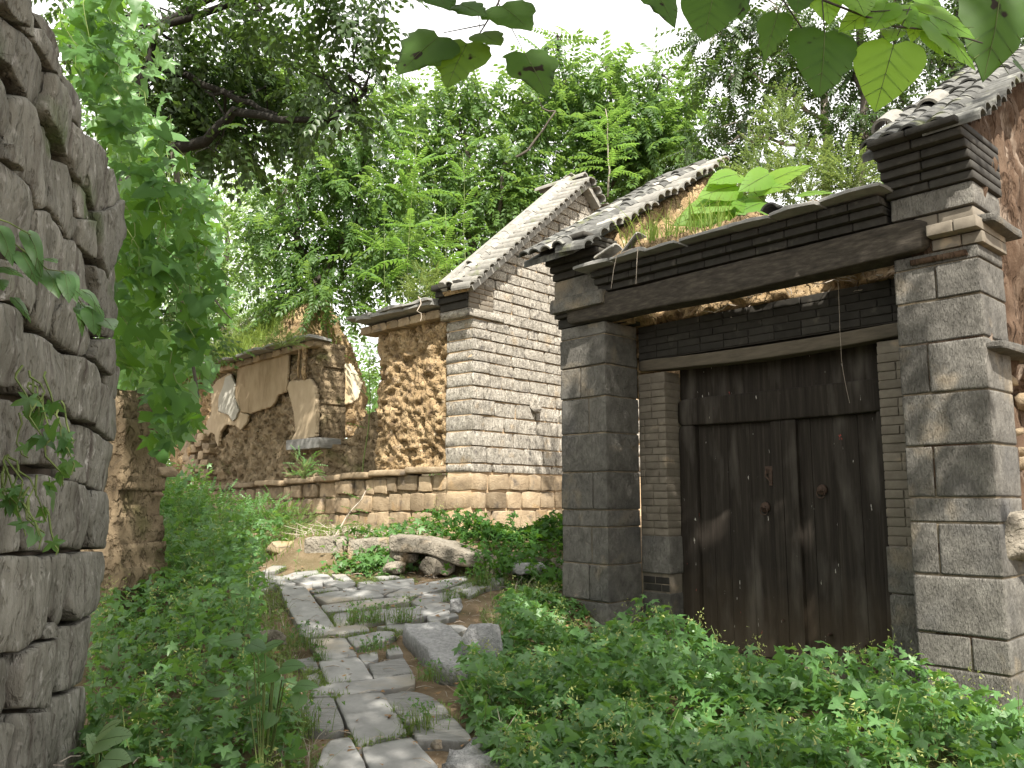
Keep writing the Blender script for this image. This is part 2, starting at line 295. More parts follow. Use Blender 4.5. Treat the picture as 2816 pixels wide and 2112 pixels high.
def tube(pts, r0, r1=None, seg=6, caps=True):
    pts = np.asarray(pts, float); n = len(pts); r1 = r0 if r1 is None else r1; V, F = [], []
    rs = np.linspace(r0, r1, n) if np.isscalar(r0) else np.asarray(r0)
    up = np.array([.3, .2, 1.0])
    for i in range(n):
        t = pts[min(i + 1, n - 1)] - pts[max(i - 1, 0)]; t = t / (np.linalg.norm(t) + 1e-9)
        a = np.cross(t, up); 
        if np.linalg.norm(a) < .1: a = np.cross(t, [1, 0, 0])
        a /= np.linalg.norm(a); b = np.cross(t, a)
        for k in range(seg): w = 2 * math.pi * k / seg; V.append(pts[i] + rs[i] * (math.cos(w) * a + math.sin(w) * b))
    for i in range(n - 1):
        for k in range(seg): F.append((i * seg + k, i * seg + (k + 1) % seg, (i + 1) * seg + (k + 1) % seg, (i + 1) * seg + k))
    if caps: F.append(tuple(range(seg))[::-1]); F.append(tuple((n - 1) * seg + k for k in range(seg)))
    return np.array(V), F
def wiggle(a, b, n, amp, seed, sag=0):
    a = np.asarray(a, float); b = np.asarray(b, float); t = np.linspace(0, 1, n)[:, None]
    P = a + (b - a) * t; w = np.sin(math.pi * t)
    P = P + w * np.stack([vnoise(np.stack([t[:, 0] * 4 + seed, t[:, 0] * 0 + k, t[:, 0] * 0], 1), seed) for k in range(3)], 1) * amp
    P[:, 2] -= sag * w[:, 0]; return P
def resample(poly, n):
    P = np.asarray(poly, float); Q = np.roll(P, -1, 0); d = np.linalg.norm(Q - P, axis=1); k = np.maximum(1, np.round(d / d.sum() * n)).astype(int)
    while k.sum() > n: k[np.argmax(k)] -= 1
    while k.sum() < n: k[np.argmax(d / k)] += 1
    return np.array([P[i] + (Q[i] - P[i]) * (j / k[i]) for i in range(len(P)) for j in range(k[i])])
def area(P): x, y = P[:, 0], P[:, 1]; return .5 * np.sum(x * np.roll(y, -1) - y * np.roll(x, -1))
def poly_stone(poly, depth, bulge=.03, edge=.25, amp=.01, seed=0, nb=28, gap=.006, cut=.93, freq=6.0, facets=0):
    """outline (a,b) -> (a,b,h): a stone with rounded arrises; h=0 at the front, -depth at the back"""
    P = resample(poly, nb)
    if area(P) < 0: P = P[::-1]
    c = P.mean(0)
    # keep inside by a joint width
    d = P - c; l = np.linalg.norm(d, axis=1, keepdims=True); P = c + d * np.maximum(.5, 1 - gap / l)
    # round the corners
    P = P * .7 + (np.roll(P, 1, 0) + np.roll(P, -1, 0)) * .15 + np.stack([vnoise(np.stack([P[:, 0] * 9, P[:, 1] * 9, 0 * P[:, 0] + seed], 1), 3), vnoise(np.stack([P[:, 0] * 9, P[:, 1] * 9, 0 * P[:, 0] + seed], 1), 4)], 1) * amp * .7
    rings = [(1.0, -depth), (1.0, -bulge * 1.6), (1 - (1 - cut) * .4, -bulge * .7), (cut, -bulge * .15), (.86, 0), (.68, bulge * .06), (.48, bulge * .12), (.24, bulge * .15)]
    V, F = [], []
    for s, h in rings:
        q = c + (P - c) * s; V += [(a, b, h) for a, b in q]
    V.append((c[0], c[1], bulge * .15)); V = np.array(V)
    nn = fbm(np.stack([V[:, 0] * freq, V[:, 1] * freq, V[:, 2] * freq + seed * 3.7], 1), 3, seed)
    m = (np.arange(len(V)) >= nb)
    if facets:                                      # a face broken along a few planes
        r = random.Random(seed); sz = math.sqrt(abs(area(P))); x, y = (V[:, 0] - c[0]) / sz, (V[:, 1] - c[1]) / sz
        pl = np.min([x * r.uniform(-.13, .13) + y * r.uniform(-.13, .13) + r.uniform(0, .05) for _ in range(facets)], 0); V[:, 2] += m * pl * sz * .62
    V[:, 2] += m * nn * amp * 1.6
    V[:, :2] += (m[:, None]) * np.stack([fbm(V * 5 + 3 * seed, 2, seed + 5), fbm(V * 5 + 8 + 3 * seed, 2, seed + 9)], 1) * amp * .6
    for r in range(len(rings) - 1):
        for k in range(nb): F.append((r * nb + k, r * nb + (k + 1) % nb, (r + 1) * nb + (k + 1) % nb, (r + 1) * nb + k))
    o = (len(rings) - 1) * nb
    for k in range(nb): F.append((o + k, o + (k + 1) % nb, len(V) - 1))
    F.append(tuple(range(nb))[::-1]); return V, F
def rough_face(poly, cell, depth, fn, jit=.35, seed=0):
    """ragged slab in (u,z) with v = fn(u,z) at the front and v+depth at the back -> (u,v,z)"""
    P = np.array(poly); a0, b0 = P.min(0); a1, b1 = P.max(0); na, nb_ = int((a1 - a0) / cell) + 1, int((b1 - b0) / cell) + 1
    A, B = np.meshgrid(a0 + np.arange(na + 1) * cell, b0 + np.arange(nb_ + 1) * cell, indexing='ij')
    r = np.random.default_rng(seed); A = A + (r.random(A.shape) - .5) * cell * jit; B = B + (r.random(B.shape) - .5) * cell * jit
    ca = (A[:-1, :-1] + A[1:, 1:]) / 2; cb = (B[:-1, :-1] + B[1:, 1:]) / 2; keep = inpoly(ca, cb, poly)
    idx = np.arange(A.size).reshape(A.shape); I, J = np.nonzero(keep)
    Q = np.stack([idx[I, J], idx[I + 1, J], idx[I + 1, J + 1], idx[I, J + 1]], 1)
    front = np.stack([A.ravel(), fn(A.ravel(), B.ravel()), B.ravel()], 1); N0 = len(front); back = front.copy(); back[:, 1] = back[:, 1].mean() + depth
    ed = np.concatenate([Q[:, [0, 1]], Q[:, [1, 2]], Q[:, [2, 3]], Q[:, [3, 0]]]); s = set(map(tuple, ed.tolist())); be = np.array([e for e in s if (e[1], e[0]) not in s])
    side = np.stack([be[:, 1], be[:, 0], be[:, 0] + N0, be[:, 1] + N0], 1)
    Fq = np.concatenate([Q, Q[:, ::-1] + N0, side]); used = np.unique(Fq); mp = np.zeros(2 * N0, np.int64); mp[used] = np.arange(len(used))
    return np.concatenate([front, back])[used], mp[Fq]
def sharpen(o, nb):                             # keep the arris of a slab crisp
    me = o.data; e = np.zeros(len(me.edges) * 2, np.int32); me.edges.foreach_get('vertices', e); e = e.reshape(-1, 2)
    at_ = me.attributes.get('sharp_edge') or me.attributes.new('sharp_edge', 'BOOLEAN', 'EDGE'); at_.data.foreach_set('value', ((e >= nb) & (e < 2 * nb)).all(1)); return o
def extrude(profile, fr, u0, u1):               # profile in (v,z)
    n = len(profile); V = [fr.pt(u0, v, z) for v, z in profile] + [fr.pt(u1, v, z) for v, z in profile]
    F = [tuple(range(n)), tuple(range(2 * n - 1, n - 1, -1))] + [(i, i + n, (i + 1) % n + n, (i + 1) % n) for i in range(n)]
    return np.array(V), F

# leaves --------------------------------------------------------------
def scatter(T, F, pos, xdir, up, size):
    """T: (m,3) template, x along the leaf, z its upper side"""
    pos = np.asarray(pos); x = xdir / np.linalg.norm(xdir, axis=1, keepdims=True); y = np.cross(up, x); y /= (np.linalg.norm(y, axis=1, keepdims=True) + 1e-9); z = np.cross(x, y)
    V = pos[:, None, :] + size[:, None, None] * (T[None, :, 0:1] * x[:, None] + T[None, :, 1:2] * y[:, None] + T[None, :, 2:3] * z[:, None])
    Fa = (np.asarray(F)[None] + (np.arange(len(pos)) * len(T))[:, None, None]).reshape(-1, np.asarray(F).shape[1])
    return V.reshape(-1, 3), Fa
def compound(pairs=7, droop=.35, lw=.055, ll=.2, seed=0, ang=62, term=True):
    """pinnate leaf of unit length: each leaflet two triangles folded on its midrib"""
    r = random.Random(seed); V, F = [], []
    def leaflet(p, d, l, w):
        d = np.array(d); d /= np.linalg.norm(d); s = np.cross([0, 0, 1], d); s /= np.linalg.norm(s); o = len(V)
        q = np.array(p); k = -np.array([0, 0, 1]) * l * .18
        V.extend([q, q + d * l * .42 + s * w + np.array([0, 0, .012]), q + d * l + k, q + d * l * .42 - s * w + np.array([0, 0, .012])]); F.extend([(o, o + 2, o + 1), (o, o + 3, o + 2)])
    for i in range(pairs):
        t = .2 + .78 * i / (pairs - 1); p = (t, 0, -droop * t * t); sc_ = 1 - .45 * abs(t - .5)
        for sgn in (-1, 1):
            a = rad(ang - 18 * t + r.uniform(-8, 8)); leaflet(p, (math.cos(a), sgn * math.sin(a), -.25 - droop * t * .6 + r.uniform(-.12, .12)), ll * sc_ * r.uniform(.85, 1.1), lw)
    if term: leaflet((1, 0, -droop), (1, 0, -droop * 1.6), ll * .8, lw)
    o = len(V)
    for t in (0, .5, 1): V.extend([np.array((t, .006, -droop * t * t)), np.array((t, -.006, -droop * t * t))])
    for i in (0, 2): F.extend([(o + i, o + i + 1, o + i + 3), (o + i, o + i + 3, o + i + 2)])
    return np.array(V), np.array(F)
def palmate(seed=0, lobes=5, deep=.5, cup=.12):
    r = random.Random(seed); pts = []
    span = rad(250); 
    for i in range(lobes):
        a = -span / 2 + span * i / (lobes - 1); L = (1.0, .92, .62)[abs(i - lobes // 2)] * r.uniform(.92, 1.08)
        da = span / (lobes - 1)
        if i == 0: pts.append((.12, -math.pi * .9))
        pts.append((L * .66, a - da * .24)); pts.append((L, a)); pts.append((L * .66, a + da * .24))
        if i < lobes - 1: pts.append((L * (1 - deep) * .8, a + da * .5))
        else: pts.append((.12, math.pi * .9))
    V = [(0, 0, 0)]
    for rr, a in pts: V.append((rr * math.cos(a) + .0, rr * math.sin(a), -cup * rr * rr + r.uniform(-.05, .05)))
    n = len(pts); F = [(0, i + 1, i + 2) for i in range(n - 1)]
    V = np.array(V); V[:, 0] += .1; V[:, :2] *= .6; return V, np.array(F)
def cordate(seed=0, nseg=11, wide=.48, curl=.22, fold=.12, bite=0.0, tip=1.0):
    """big heart-shaped leaf, unit length, stalk at the origin, rim eaten away when bite>0"""
    r = random.Random(seed); V, F = [], []; K = 5
    eat = [max(0, r.uniform(-.7, 1)) * bite for _ in range(2 * nseg + 4)]
    for i in range(nseg + 1):
        t = (i / nseg) ** 1.35
        w = wide * max(0.0, math.sin(math.pi * (t * .985 + .015) ** .56)) ** .78
        for k in range(-K, K + 1):
            q = k / K; x = t - .12 * (abs(q) ** 1.3) * max(0, 1 - 2.2 * t) ** 1.0 * (1 if abs(q) < .9 else .8) - .05 * abs(q) * math.sin(math.pi * t)
            e = eat[i * 2 + (k > 0)] * (.5 + t) if abs(k) == K else 0
            V.append((x * tip, w * q * (1 - e), -curl * t * t * .8 + fold * abs(q) * w - .14 * q * q * w + .010 * math.sin(6.28 * (t * 4 + abs(q) * .7)) * abs(q)))
    n = 2 * K + 1
    for i in range(nseg):
        for k in range(2 * K): F.append((i * n + k, (i + 1) * n + k, (i + 1) * n + k + 1, i * n + k + 1))
    return np.array(V), F
def blade_mesh(pos, h, lean, width, rng):
    n = len(pos); a = rng.random(n) * 6.283; d = np.stack([np.cos(a), np.sin(a), np.zeros(n)], 1); s = np.stack([-d[:, 1], d[:, 0], np.zeros(n)], 1)
    hh = h * (.5 + rng.random(n))[:, None]; ln = lean * rng.random(n)[:, None] * hh; w = width
    z = np.array([0, 0, 1.0])
    V = np.stack([pos - s * w, pos + s * w, pos + d * ln * .35 + z * hh * .6 + s * w * .7, pos + d * ln * .35 + z * hh * .6 - s * w * .7, pos + d * ln + z * hh * .92], 1).reshape(-1, 3)
    o = (np.arange(n) * 5)[:, None, None]; F = (np.array([[0, 1, 2], [0, 2, 3], [3, 2, 4]])[None] + o).reshape(-1, 3); return V, F
# ------------------------------------------------------------------ the ground
KA, KB = np.array([-2.35, 9.45]), np.array([.75, 8.9])          # line of the low kerb in front of the ruin
GTO = at(2482, 1368, 5.5)[:2]; GTD = (math.sin(rad(-42.3)), math.cos(rad(-42.3)))
def gz(x, y, fine=True):
    x = np.asarray(x, float); y = np.asarray(y, float)
    z = .09 * np.clip(y, -30, 13) + .05 * np.clip(y - 13, 0, 60)
    e = (KB - KA) / np.linalg.norm(KB - KA); dist = (y - KA[1]) * e[0] - (x - KA[0]) * e[1]
    z = z + (.30 * sstep(-.45, .15, dist) - .22 * sstep(.3, 1.5, dist)) * sstep(-2.9, -2.35, x)  # terrace behind the kerb
    wl = (x + .97) * .963 + y * .269                             # distance from the big wall on the left
    z = z - .24 * sstep(.9, .15, wl) * sstep(6.6, 5.2, y)
    qx, qy = x - GTO[0], y - GTO[1]; gu = qx * GTD[0] + qy * GTD[1]; gv = qx * GTD[1] - qy * GTD[0]
    z = z + (.23 - z) * sstep(-1.3, -.35, gv) * sstep(3.0, 2.3, gu) * sstep(6.0, 4.0, gv) * sstep(-3, -1.2, gu)      # the gate yard is level and lower
    if fine:
        P = np.stack([np.ravel(x), np.ravel(y), 0 * np.ravel(x)], 1); z = z + (fbm(P * 2.2, 3, 3) * .012 + fbm(P * 11, 2, 5) * .008).reshape(np.shape(x))
    return z
gx = np.concatenate([np.linspace(-90, -9, 16), np.linspace(-8, -3.7, 22), np.arange(-3.6, 3.6, .06), np.linspace(3.7, 9, 26), np.linspace(10, 90, 16)])
gy = np.concatenate([np.linspace(-60, -2, 14), np.linspace(-1, 2.6, 18), np.arange(2.7, 11.5, .06), np.linspace(11.6, 22, 40), np.linspace(24, 140, 20)])
GX, GY = np.meshgrid(gx, gy, indexing='ij'); GZ = gz(GX, GY); nx, ny = GX.shape
ii = np.arange(nx * ny).reshape(nx, ny)
part('ground', np.stack([GX.ravel(), GY.ravel(), GZ.ravel()], 1), np.stack([ii[:-1, :-1], ii[1:, :-1], ii[1:, 1:], ii[:-1, 1:]], -1).reshape(-1, 4), M_SOIL, None, True, True, kind='structure')

# ------------------------------------------------------------------ the paved lane
path = empty('path', loc=(-.6, 6, .54), kind='structure')
def lane_pt(x, y): return hit(x, y, np.array([0, 0, .045]), np.array([0, -.09, 1]))
R7 = [[(190, 500), (375, 505), (610, 815), (350, 825), (240, 640)], [(10, 420), (190, 430), (310, 490), (200, 500), (60, 470)], [(195, 425), (330, 385), (480, 375), (490, 410), (330, 440), (270, 450)],
      [(290, 465), (500, 410), (560, 415), (600, 460), (400, 490)], [(60, 385), (140, 350), (240, 355), (180, 380), (90, 400)], [(585, 415), (680, 415), (770, 480), (720, 490), (620, 440)],
      [(770, 470), (880, 450), (930, 470), (800, 500)], [(520, 470), (610, 460), (760, 495), (680, 525), (530, 490)], [(440, 480), (510, 470), (520, 505), (440, 510)], [(420, 530), (620, 512), (640, 530), (450, 555)],
      [(670, 530), (770, 515), (780, 530), (690, 545)], [(455, 575), (600, 545), (900, 535), (980, 585), (560, 635)], [(780, 510), (880, 475), (1200, 445), (1210, 500), (960, 555), (890, 540)],
      [(1000, 575), (1200, 500), (1600, 430), (1620, 460), (1400, 530), (1180, 580)], [(515, 650), (1150, 575), (1170, 620), (560, 705)], [(1190, 610), (1290, 555), (1540, 530), (1560, 580), (1280, 650)],
      [(1490, 520), (1650, 470), (1900, 430), (1880, 480), (1600, 560)], [(590, 710), (760, 690), (740, 790), (620, 810)], [(770, 690), (1300, 640), (1320, 680), (960, 760), (760, 790)], [(1000, 760), (1490, 640), (1510, 670), (1200, 760), (1010, 800)],
      [(350, 830), (830, 805), (870, 845), (400, 900), (350, 870)], [(410, 905), (690, 893), (770, 1020), (770, 1025), (525, 1055), (440, 960)], [(710, 890), (930, 840), (1050, 840), (1080, 870), (960, 920), (780, 960)],
      [(1160, 800), (1400, 760), (1430, 790), (1300, 830), (1180, 840)], [(1460, 790), (1580, 790), (1620, 820), (1550, 850)], [(-120, 455), (30, 450), (170, 500), (60, 540)], [(900, 430), (1060, 415), (1130, 440), (960, 460)], [(1560, 545), (1700, 480), (1800, 490), (1640, 575)], [(930, 805), (1150, 790), (1165, 845), (1060, 838)], [(1300, 700), (1500, 675), (1550, 725), (1330, 765)], [(1290, 655), (1400, 625), (1520, 630), (1330, 685)], [(1640, 470), (1880, 440), (1900, 470), (1700, 500)]]
R8 = [[(495, 110), (780, 70), (800, 90), (900, 237), (560, 272)], [(790, 50), (930, 20), (940, 70), (840, 110)], [(870, 130), (1130, 75), (1200, 190), (1060, 205), (920, 237)],
      [(450, 315), (560, 280), (900, 243), (1200, 200), (1210, 280), (1050, 315), (620, 365), (430, 375)], [(310, 410), (590, 370), (680, 600), (660, 620), (420, 620), (250, 540)], [(615, 370), (970, 345), (1160, 640), (780, 730)],
      [(990, 370), (1120, 340), (1230, 340), (1340, 380), (1430, 440), (1500, 540), (1300, 565), (1150, 580)], [(1190, 615), (1290, 570), (1510, 545), (1650, 700), (1480, 720), (1240, 710)], [(820, 750), (1190, 665), (1390, 880), (1400, 1010), (940, 1020)],
      [(580, 720), (720, 700), (830, 880), (860, 1000), (440, 1000), (520, 800)], [(280, 110), (450, 80), (490, 160), (400, 180)], [(380, 210), (480, 180), (530, 290), (460, 285)], [(1000, 20), (1100, 0), (1130, 50), (1020, 65)]]
SLABS = []
def slab(poly, seed, depth=.13, lift=0, tilt=.008, mat=M_PATH, name='paving_slab', parent=path, bulge=.005, amp=.003, frame=None, nb=36, **kw):
    P = np.array([lane_pt(x, y)[:2] for x, y in poly]); P = P.mean(0) + (P - P.mean(0)) * 1.045; SLABS.append(P); V, F = poly_stone(P, depth, bulge, .2, amp, seed, nb, gap=.001, cut=.988, freq=9)
    r = random.Random(seed); c = P.mean(0); tx, ty = r.uniform(-tilt, tilt), r.uniform(-tilt, tilt)
    V[:, 2] += .09 * V[:, 1] + .042 + lift + r.uniform(-.008, .012) + (V[:, 0] - c[0]) * tx + (V[:, 1] - c[1]) * ty
    return sharpen(part(name, V, F, mat, parent, True, **kw), nb)
for i, p in enumerate(R7): slab([(700 + a * .3617, 1430 + b * .3617) for a, b in p], 100 + i)
for i, p in enumerate(R8): slab([(700 + a * .3617, 1780 + b * .3617) for a, b in p], 200 + i, mat=M_PATHG if i in (2, 4, 6, 7, 10) else M_PATH)

# loose stones beside the lane
def loose(name, lab, cat, V, F, mat, smooth=True, grp=None):
    c = V.mean(0); c = np.array([c[0], c[1], V[:, 2].min()]); o = empty(name, None, None, c) if False else link(name, mesh_from(name, V - c, F, mat, smooth), None); o.location = c
    return tag(o, lab, cat, grp)
def rock(c, s, seed, amp=.13, p=3.2, n=10, rz=0):
    V, F = rough_unit(n, p, amp, seed); V = V * np.array(s); V += np.stack([fbm(V * 9, 3, seed + k) for k in range(3)], 1) * .02
    a = rad(rz); R = np.array([[math.cos(a), -math.sin(a), 0], [math.sin(a), math.cos(a), 0], [0, 0, 1]]); return V @ R.T + np.array(c), F
gs = [(700 + a * .3617, 1430 + b * .3617) for a, b in [(1115, 872), (1430, 848), (1640, 1000), (1790, 1130), (1700, 1205), (1420, 1195), (1370, 1170)]]
P = np.array([lane_pt(x, y)[:2] for x, y in gs]); V, F = poly_stone(P, .17, .03, .2, .012, 77, 44, 0, .95, 9); V[:, 2] += .09 * V[:, 1] + .115 - (V[:, 0] - P[:, 0].mean()) * .05
loose('granite_slab', 'large speckled granite slab with a thick broken front edge beside the paved lane', 'stone slab', V, F, M_GRAN)
b_ = at(1330, 1745, 5.55); V, F = rock((b_[0], b_[1], .09 * b_[1] + .14), (.25, .20, .29), 31, .05, 2.7, 10, 35); loose('boulder', 'grey rounded boulder standing between the granite slab and the hop plants', 'boulder', V, F, M_GRAN)
bs = [(700 + a * .3617, 1780 + b * .3617) for a, b in [(1450, 830), (1620, 718), (1750, 718), (1900, 780), (2010, 880), (2060, 1010), (1380, 1010)]]
P = np.array([lane_pt(x, y)[:2] for x, y in bs]); V, F = poly_stone(P, .15, .06, .2, .022, 91, 36, 0, .86, 9); V[:, 2] += .09 * V[:, 1] + .075
loose('flat_boulder', 'low rounded pitted boulder at the front end of the paved lane', 'boulder', V, F, M_GRAN)
# fallen slab on its props, kerb stones
def rockpx(x, y, Y, s, seed, mat, name, lab, cat, rz=0, p=3.2, amp=.13, dz=0, grp=None):
    c = at(x, y, Y); V, F = rock((c[0], c[1], c[2] + dz), s, seed, amp, p, 10, rz); return loose(name, lab, cat, V, F, mat, True, grp)
SLB = Frame(at(1085, 1490, 8.95)[:2], 97)
V, F = box(SLB, 0, 1.02, -.32, .28, 1.02, 1.165, 10, .03, 4, 14); q = np.stack([(V - SLB.o) @ SLB.d], 1)[:, 0]; V[:, 2] += -.14 * sstep(.3, 1.0, q) - .06 * q + .05
loose('fallen_slab', 'long pale stone slab tilted to the right across two rough boulders', 'stone slab', V, F, M_BOULD)
rockpx(1205, 1558, 8.72, (.34, .26, .21), 12, M_BOULD, 'prop_boulder', 'pale ochre boulder under the right part of the tilted slab', 'boulder', 15)
rockpx(1105, 1530, 8.85, (.26, .24, .15), 13, M_BOULD, 'prop_boulder', 'angular tan stone under the left end of the tilted slab', 'boulder', 40, 4)
rockpx(1085, 1562, 8.7, (.24, .2, .12), 14, M_BOULD, 'prop_boulder', 'small brown stone at the foot of the left prop under the tilted slab', 'boulder', 70)
def kerb(x0, x1, y, Y, hgt, seed, lab):
    a = at(x0, y, Y); b = at(x1, y, Y - .1); fr = Frame(a[:2], math.degrees(math.atan2(b[0] - a[0], b[1] - a[1]))); Lh = np.linalg.norm((b - a)[:2])
    V, F = box(fr, 0, Lh, -.14, .14, a[2] - hgt, a[2], 10, .02, seed, 9); return loose('kerb_stone', lab, 'kerb stone', V, F, M_BOULD, True, 'low kerb stones along the terrace edge')
kerb(845, 965, 1478, 9.45, .36, 41, 'leftmost kerb stone of the terrace edge, lit pink beside the bare soil')
kerb(968, 1082, 1480, 9.3, .36, 42, 'kerb stone half hidden by leafy plants just left of the tilted slab')
kerb(1300, 1440, 1523, 8.9, .3, 43, 'kerb stone to the right of the tilted slab with weeds in front of it')
kerb(1448, 1545, 1530, 8.7, .25, 44, 'kerb stone nearest the gate pillar, mostly covered by leaves')
rockpx(790, 1508, 9.6, (.4, .26, .16), 45, M_PLINTH, 'field_stone', 'flat grey stone on the soil left of the kerb', 'stone', 10)
rockpx(1252, 1666, 6.7, (.10, .09, .12), 46, M_GRAN, 'field_stone', 'small upright grey stone at the right edge of the lane behind the boulder', 'stone', 10)
rockpx(1455, 1565, 8.3, (.3, .2, .12), 47, M_GRAN, 'field_stone', 'pale flat stone among the leaves in front of the gate pillar', 'stone', 10)
rockpx(750, 1755, 5.8, (.15, .12, .09), 48, M_BOULD, 'field_stone', 'brownish stone at the left edge of the lane among hop leaves', 'stone', 10)
rockpx(1200, 2062, 3.75, (.05, .05, .03), 49, M_BOULD, 'field_stone', 'small pale chip of stone lying in soil next to the front boulder', 'stone', 10)

# ------------------------------------------------------------------ big dry stone wall on the left
LW = Frame((-.97, 0), -15.6)
wall = empty('dry_stone_wall', 'tall dry stone wall of big rough grey blocks rising along the left side of the lane', 'stone wall', LW.pt(3.8, 0, .3))
C6 = [[(0, 20), (20, 60), (90, 150), (160, 200), (230, 280), (310, 420), (320, 500), (300, 610), (280, 680), (230, 690), (190, 600), (130, 450), (0, 370), (-80, 340), (-80, -60)], [(20, -60), (150, -60), (168, 180), (130, 140), (80, 120), (20, 20)], [(165, 40), (230, 90), (245, 250), (200, 230), (172, 180)],
      [(250, 70), (310, 110), (330, 160), (400, 370), (380, 390), (330, 320), (300, 190)], [(250, 190), (295, 190), (330, 330), (400, 420), (430, 520), (330, 460), (270, 330), (235, 270)], [(330, 470), (370, 520), (440, 620), (465, 770), (450, 920), (455, 1040), (390, 950), (320, 810), (290, 720), (318, 600)],
      [(420, 470), (480, 540), (515, 650), (550, 790), (545, 850), (480, 780), (430, 620)], [(-80, 430), (30, 470), (80, 560), (95, 680), (90, 800), (60, 900), (-80, 860)], [(100, 630), (190, 620), (225, 690), (240, 780), (330, 820), (380, 940), (385, 1030), (370, 1170), (310, 1350), (250, 1360), (200, 1200), (80, 1120), (60, 950), (95, 800)],
      [(470, 790), (540, 870), (580, 980), (580, 1100), (560, 1230), (480, 1130), (460, 1000)], [(580, 870), (660, 920), (700, 1000), (690, 1100), (760, 1120), (790, 1300), (660, 1400), (600, 1300), (580, 1200), (590, 1050)], [(-80, 1000), (0, 1050), (100, 1140), (200, 1240), (240, 1360), (220, 1500), (200, 1640), (-80, 1640)],
      [(380, 1040), (460, 1080), (500, 1200), (510, 1500), (460, 1560), (420, 1480), (330, 1350), (370, 1180)], [(520, 1180), (590, 1260), (625, 1400), (620, 1440), (530, 1420), (510, 1300)], [(30, 930), (90, 960), (110, 1120), (60, 1070), (0, 1030)]]
C7 = [[(245, -60), (330, -45), (400, 60), (420, 130), (390, 300), (400, 330), (390, 550), (380, 790), (245, 700), (235, 600), (265, 430), (225, 200)], [(-80, 225), (60, 260), (200, 330), (250, 430), (240, 520), (185, 650), (130, 560), (0, 540), (-80, 520)], [(425, -30), (510, 0), (515, 60), (490, 140), (440, 120), (410, 60)], [(530, 0), (610, 10), (620, 265), (590, 255), (520, 170)],
      [(630, -30), (700, -60), (800, -130), (800, 100), (750, 200), (700, 420), (660, 330), (630, 260)], [(430, 140), (500, 140), (560, 220), (590, 270), (600, 500), (590, 800), (620, 830), (590, 900), (540, 910), (440, 830), (390, 780), (400, 600), (430, 560), (440, 450), (400, 330)], [(600, 300), (660, 330), (700, 440), (745, 580), (735, 780), (650, 780), (620, 560)],
      [(640, 790), (740, 790), (765, 900), (740, 980), (700, 1030), (640, 960), (610, 900)], [(-80, 550), (100, 570), (160, 640), (170, 800), (165, 990), (110, 1010), (90, 1100), (30, 1120), (-80, 1080)], [(200, 730), (300, 760), (380, 830), (430, 900), (430, 1050), (410, 1200), (380, 1230), (300, 1170), (190, 1150), (175, 980), (185, 850)],
      [(440, 880), (520, 900), (640, 970), (660, 1080), (650, 1200), (610, 1330), (480, 1310), (420, 1200), (430, 1050)], [(660, 1060), (720, 1130), (765, 1220), (765, 1400), (720, 1460), (650, 1380), (620, 1330), (650, 1200)], [(750, 930), (795, 980), (780, 1180), (740, 1170), (710, 1040)], [(-80, 1150), (140, 1200), (300, 1290), (300, 1450), (260, 1600), (-80, 1640)],
      [(310, 1280), (440, 1300), (475, 1330), (470, 1500), (400, 1640), (300, 1600), (305, 1400)], [(490, 1330), (600, 1360), (690, 1430), (740, 1490), (730, 1640), (710, 1790), (590, 1740), (490, 1700), (500, 1550)], [(710, 200), (760, 180), (775, 520), (745, 560), (705, 430)], [(-80, -30), (200, 190), (-80, 190)]]
C8 = [[(-80, 100), (60, 130), (130, 200), (130, 400), (100, 620), (-80, 650)], [(190, 170), (290, 130), (390, 170), (390, 330), (360, 560), (330, 640), (150, 630), (160, 400)], [(420, 170), (480, 170), (590, 220), (610, 330), (580, 560), (520, 620), (380, 600), (400, 400)], [(620, 230), (680, 240), (710, 300), (695, 560), (660, 620), (600, 600), (590, 400)],
      [(60, 660), (240, 650), (280, 680), (360, 650), (360, 850), (330, 1100), (270, 1190), (110, 1290), (50, 1280), (-10, 1300), (-80, 1300), (-80, 670)], [(370, 660), (440, 640), (475, 680), (470, 850), (430, 1120), (390, 1130), (350, 1050)], [(490, 650), (660, 630), (685, 680), (655, 900), (625, 1020), (500, 1090), (470, 1000)], [(390, 1150), (540, 1090), (630, 1030), (615, 1250), (575, 1480), (400, 1560), (380, 1500), (400, 1300)],
      [(150, 1290), (250, 1220), (400, 1190), (400, 1350), (370, 1500), (330, 1650), (130, 1660), (130, 1450)], [(-80, 1330), (80, 1320), (110, 1380), (100, 1600), (60, 1700), (-80, 1750)], [(280, 1170), (350, 1090), (385, 1160), (370, 1190), (300, 1210)], [(400, 1580), (570, 1500), (590, 1520), (570, 2100), (380, 2100), (340, 1680)], [(130, 1680), (330, 1680), (370, 1740), (380, 2100), (100, 2100)], [(-80, 1780), (60, 1740), (110, 1760), (80, 2100), (-80, 2100)]]
kk = 0
for y0, CC in ((0, C6), (600, C7), (1250, C8)):
    for poly in CC:
        P = np.array([LW.uz(a * .4219, y0 + b * .4219) for a, b in poly]); kk += 1; r = random.Random(kk)
        size = math.sqrt(abs(area(P))); V, F = poly_stone(P, .26, min(.014, .05 * size), .25, .008, 300 + kk, 48, .001, .975, 9, 5)
        V[:, 2] += r.uniform(-.02, .03); part('stone', LW.pts(V[:, [0, 2, 1]]), F, M_WALL, wall, True)
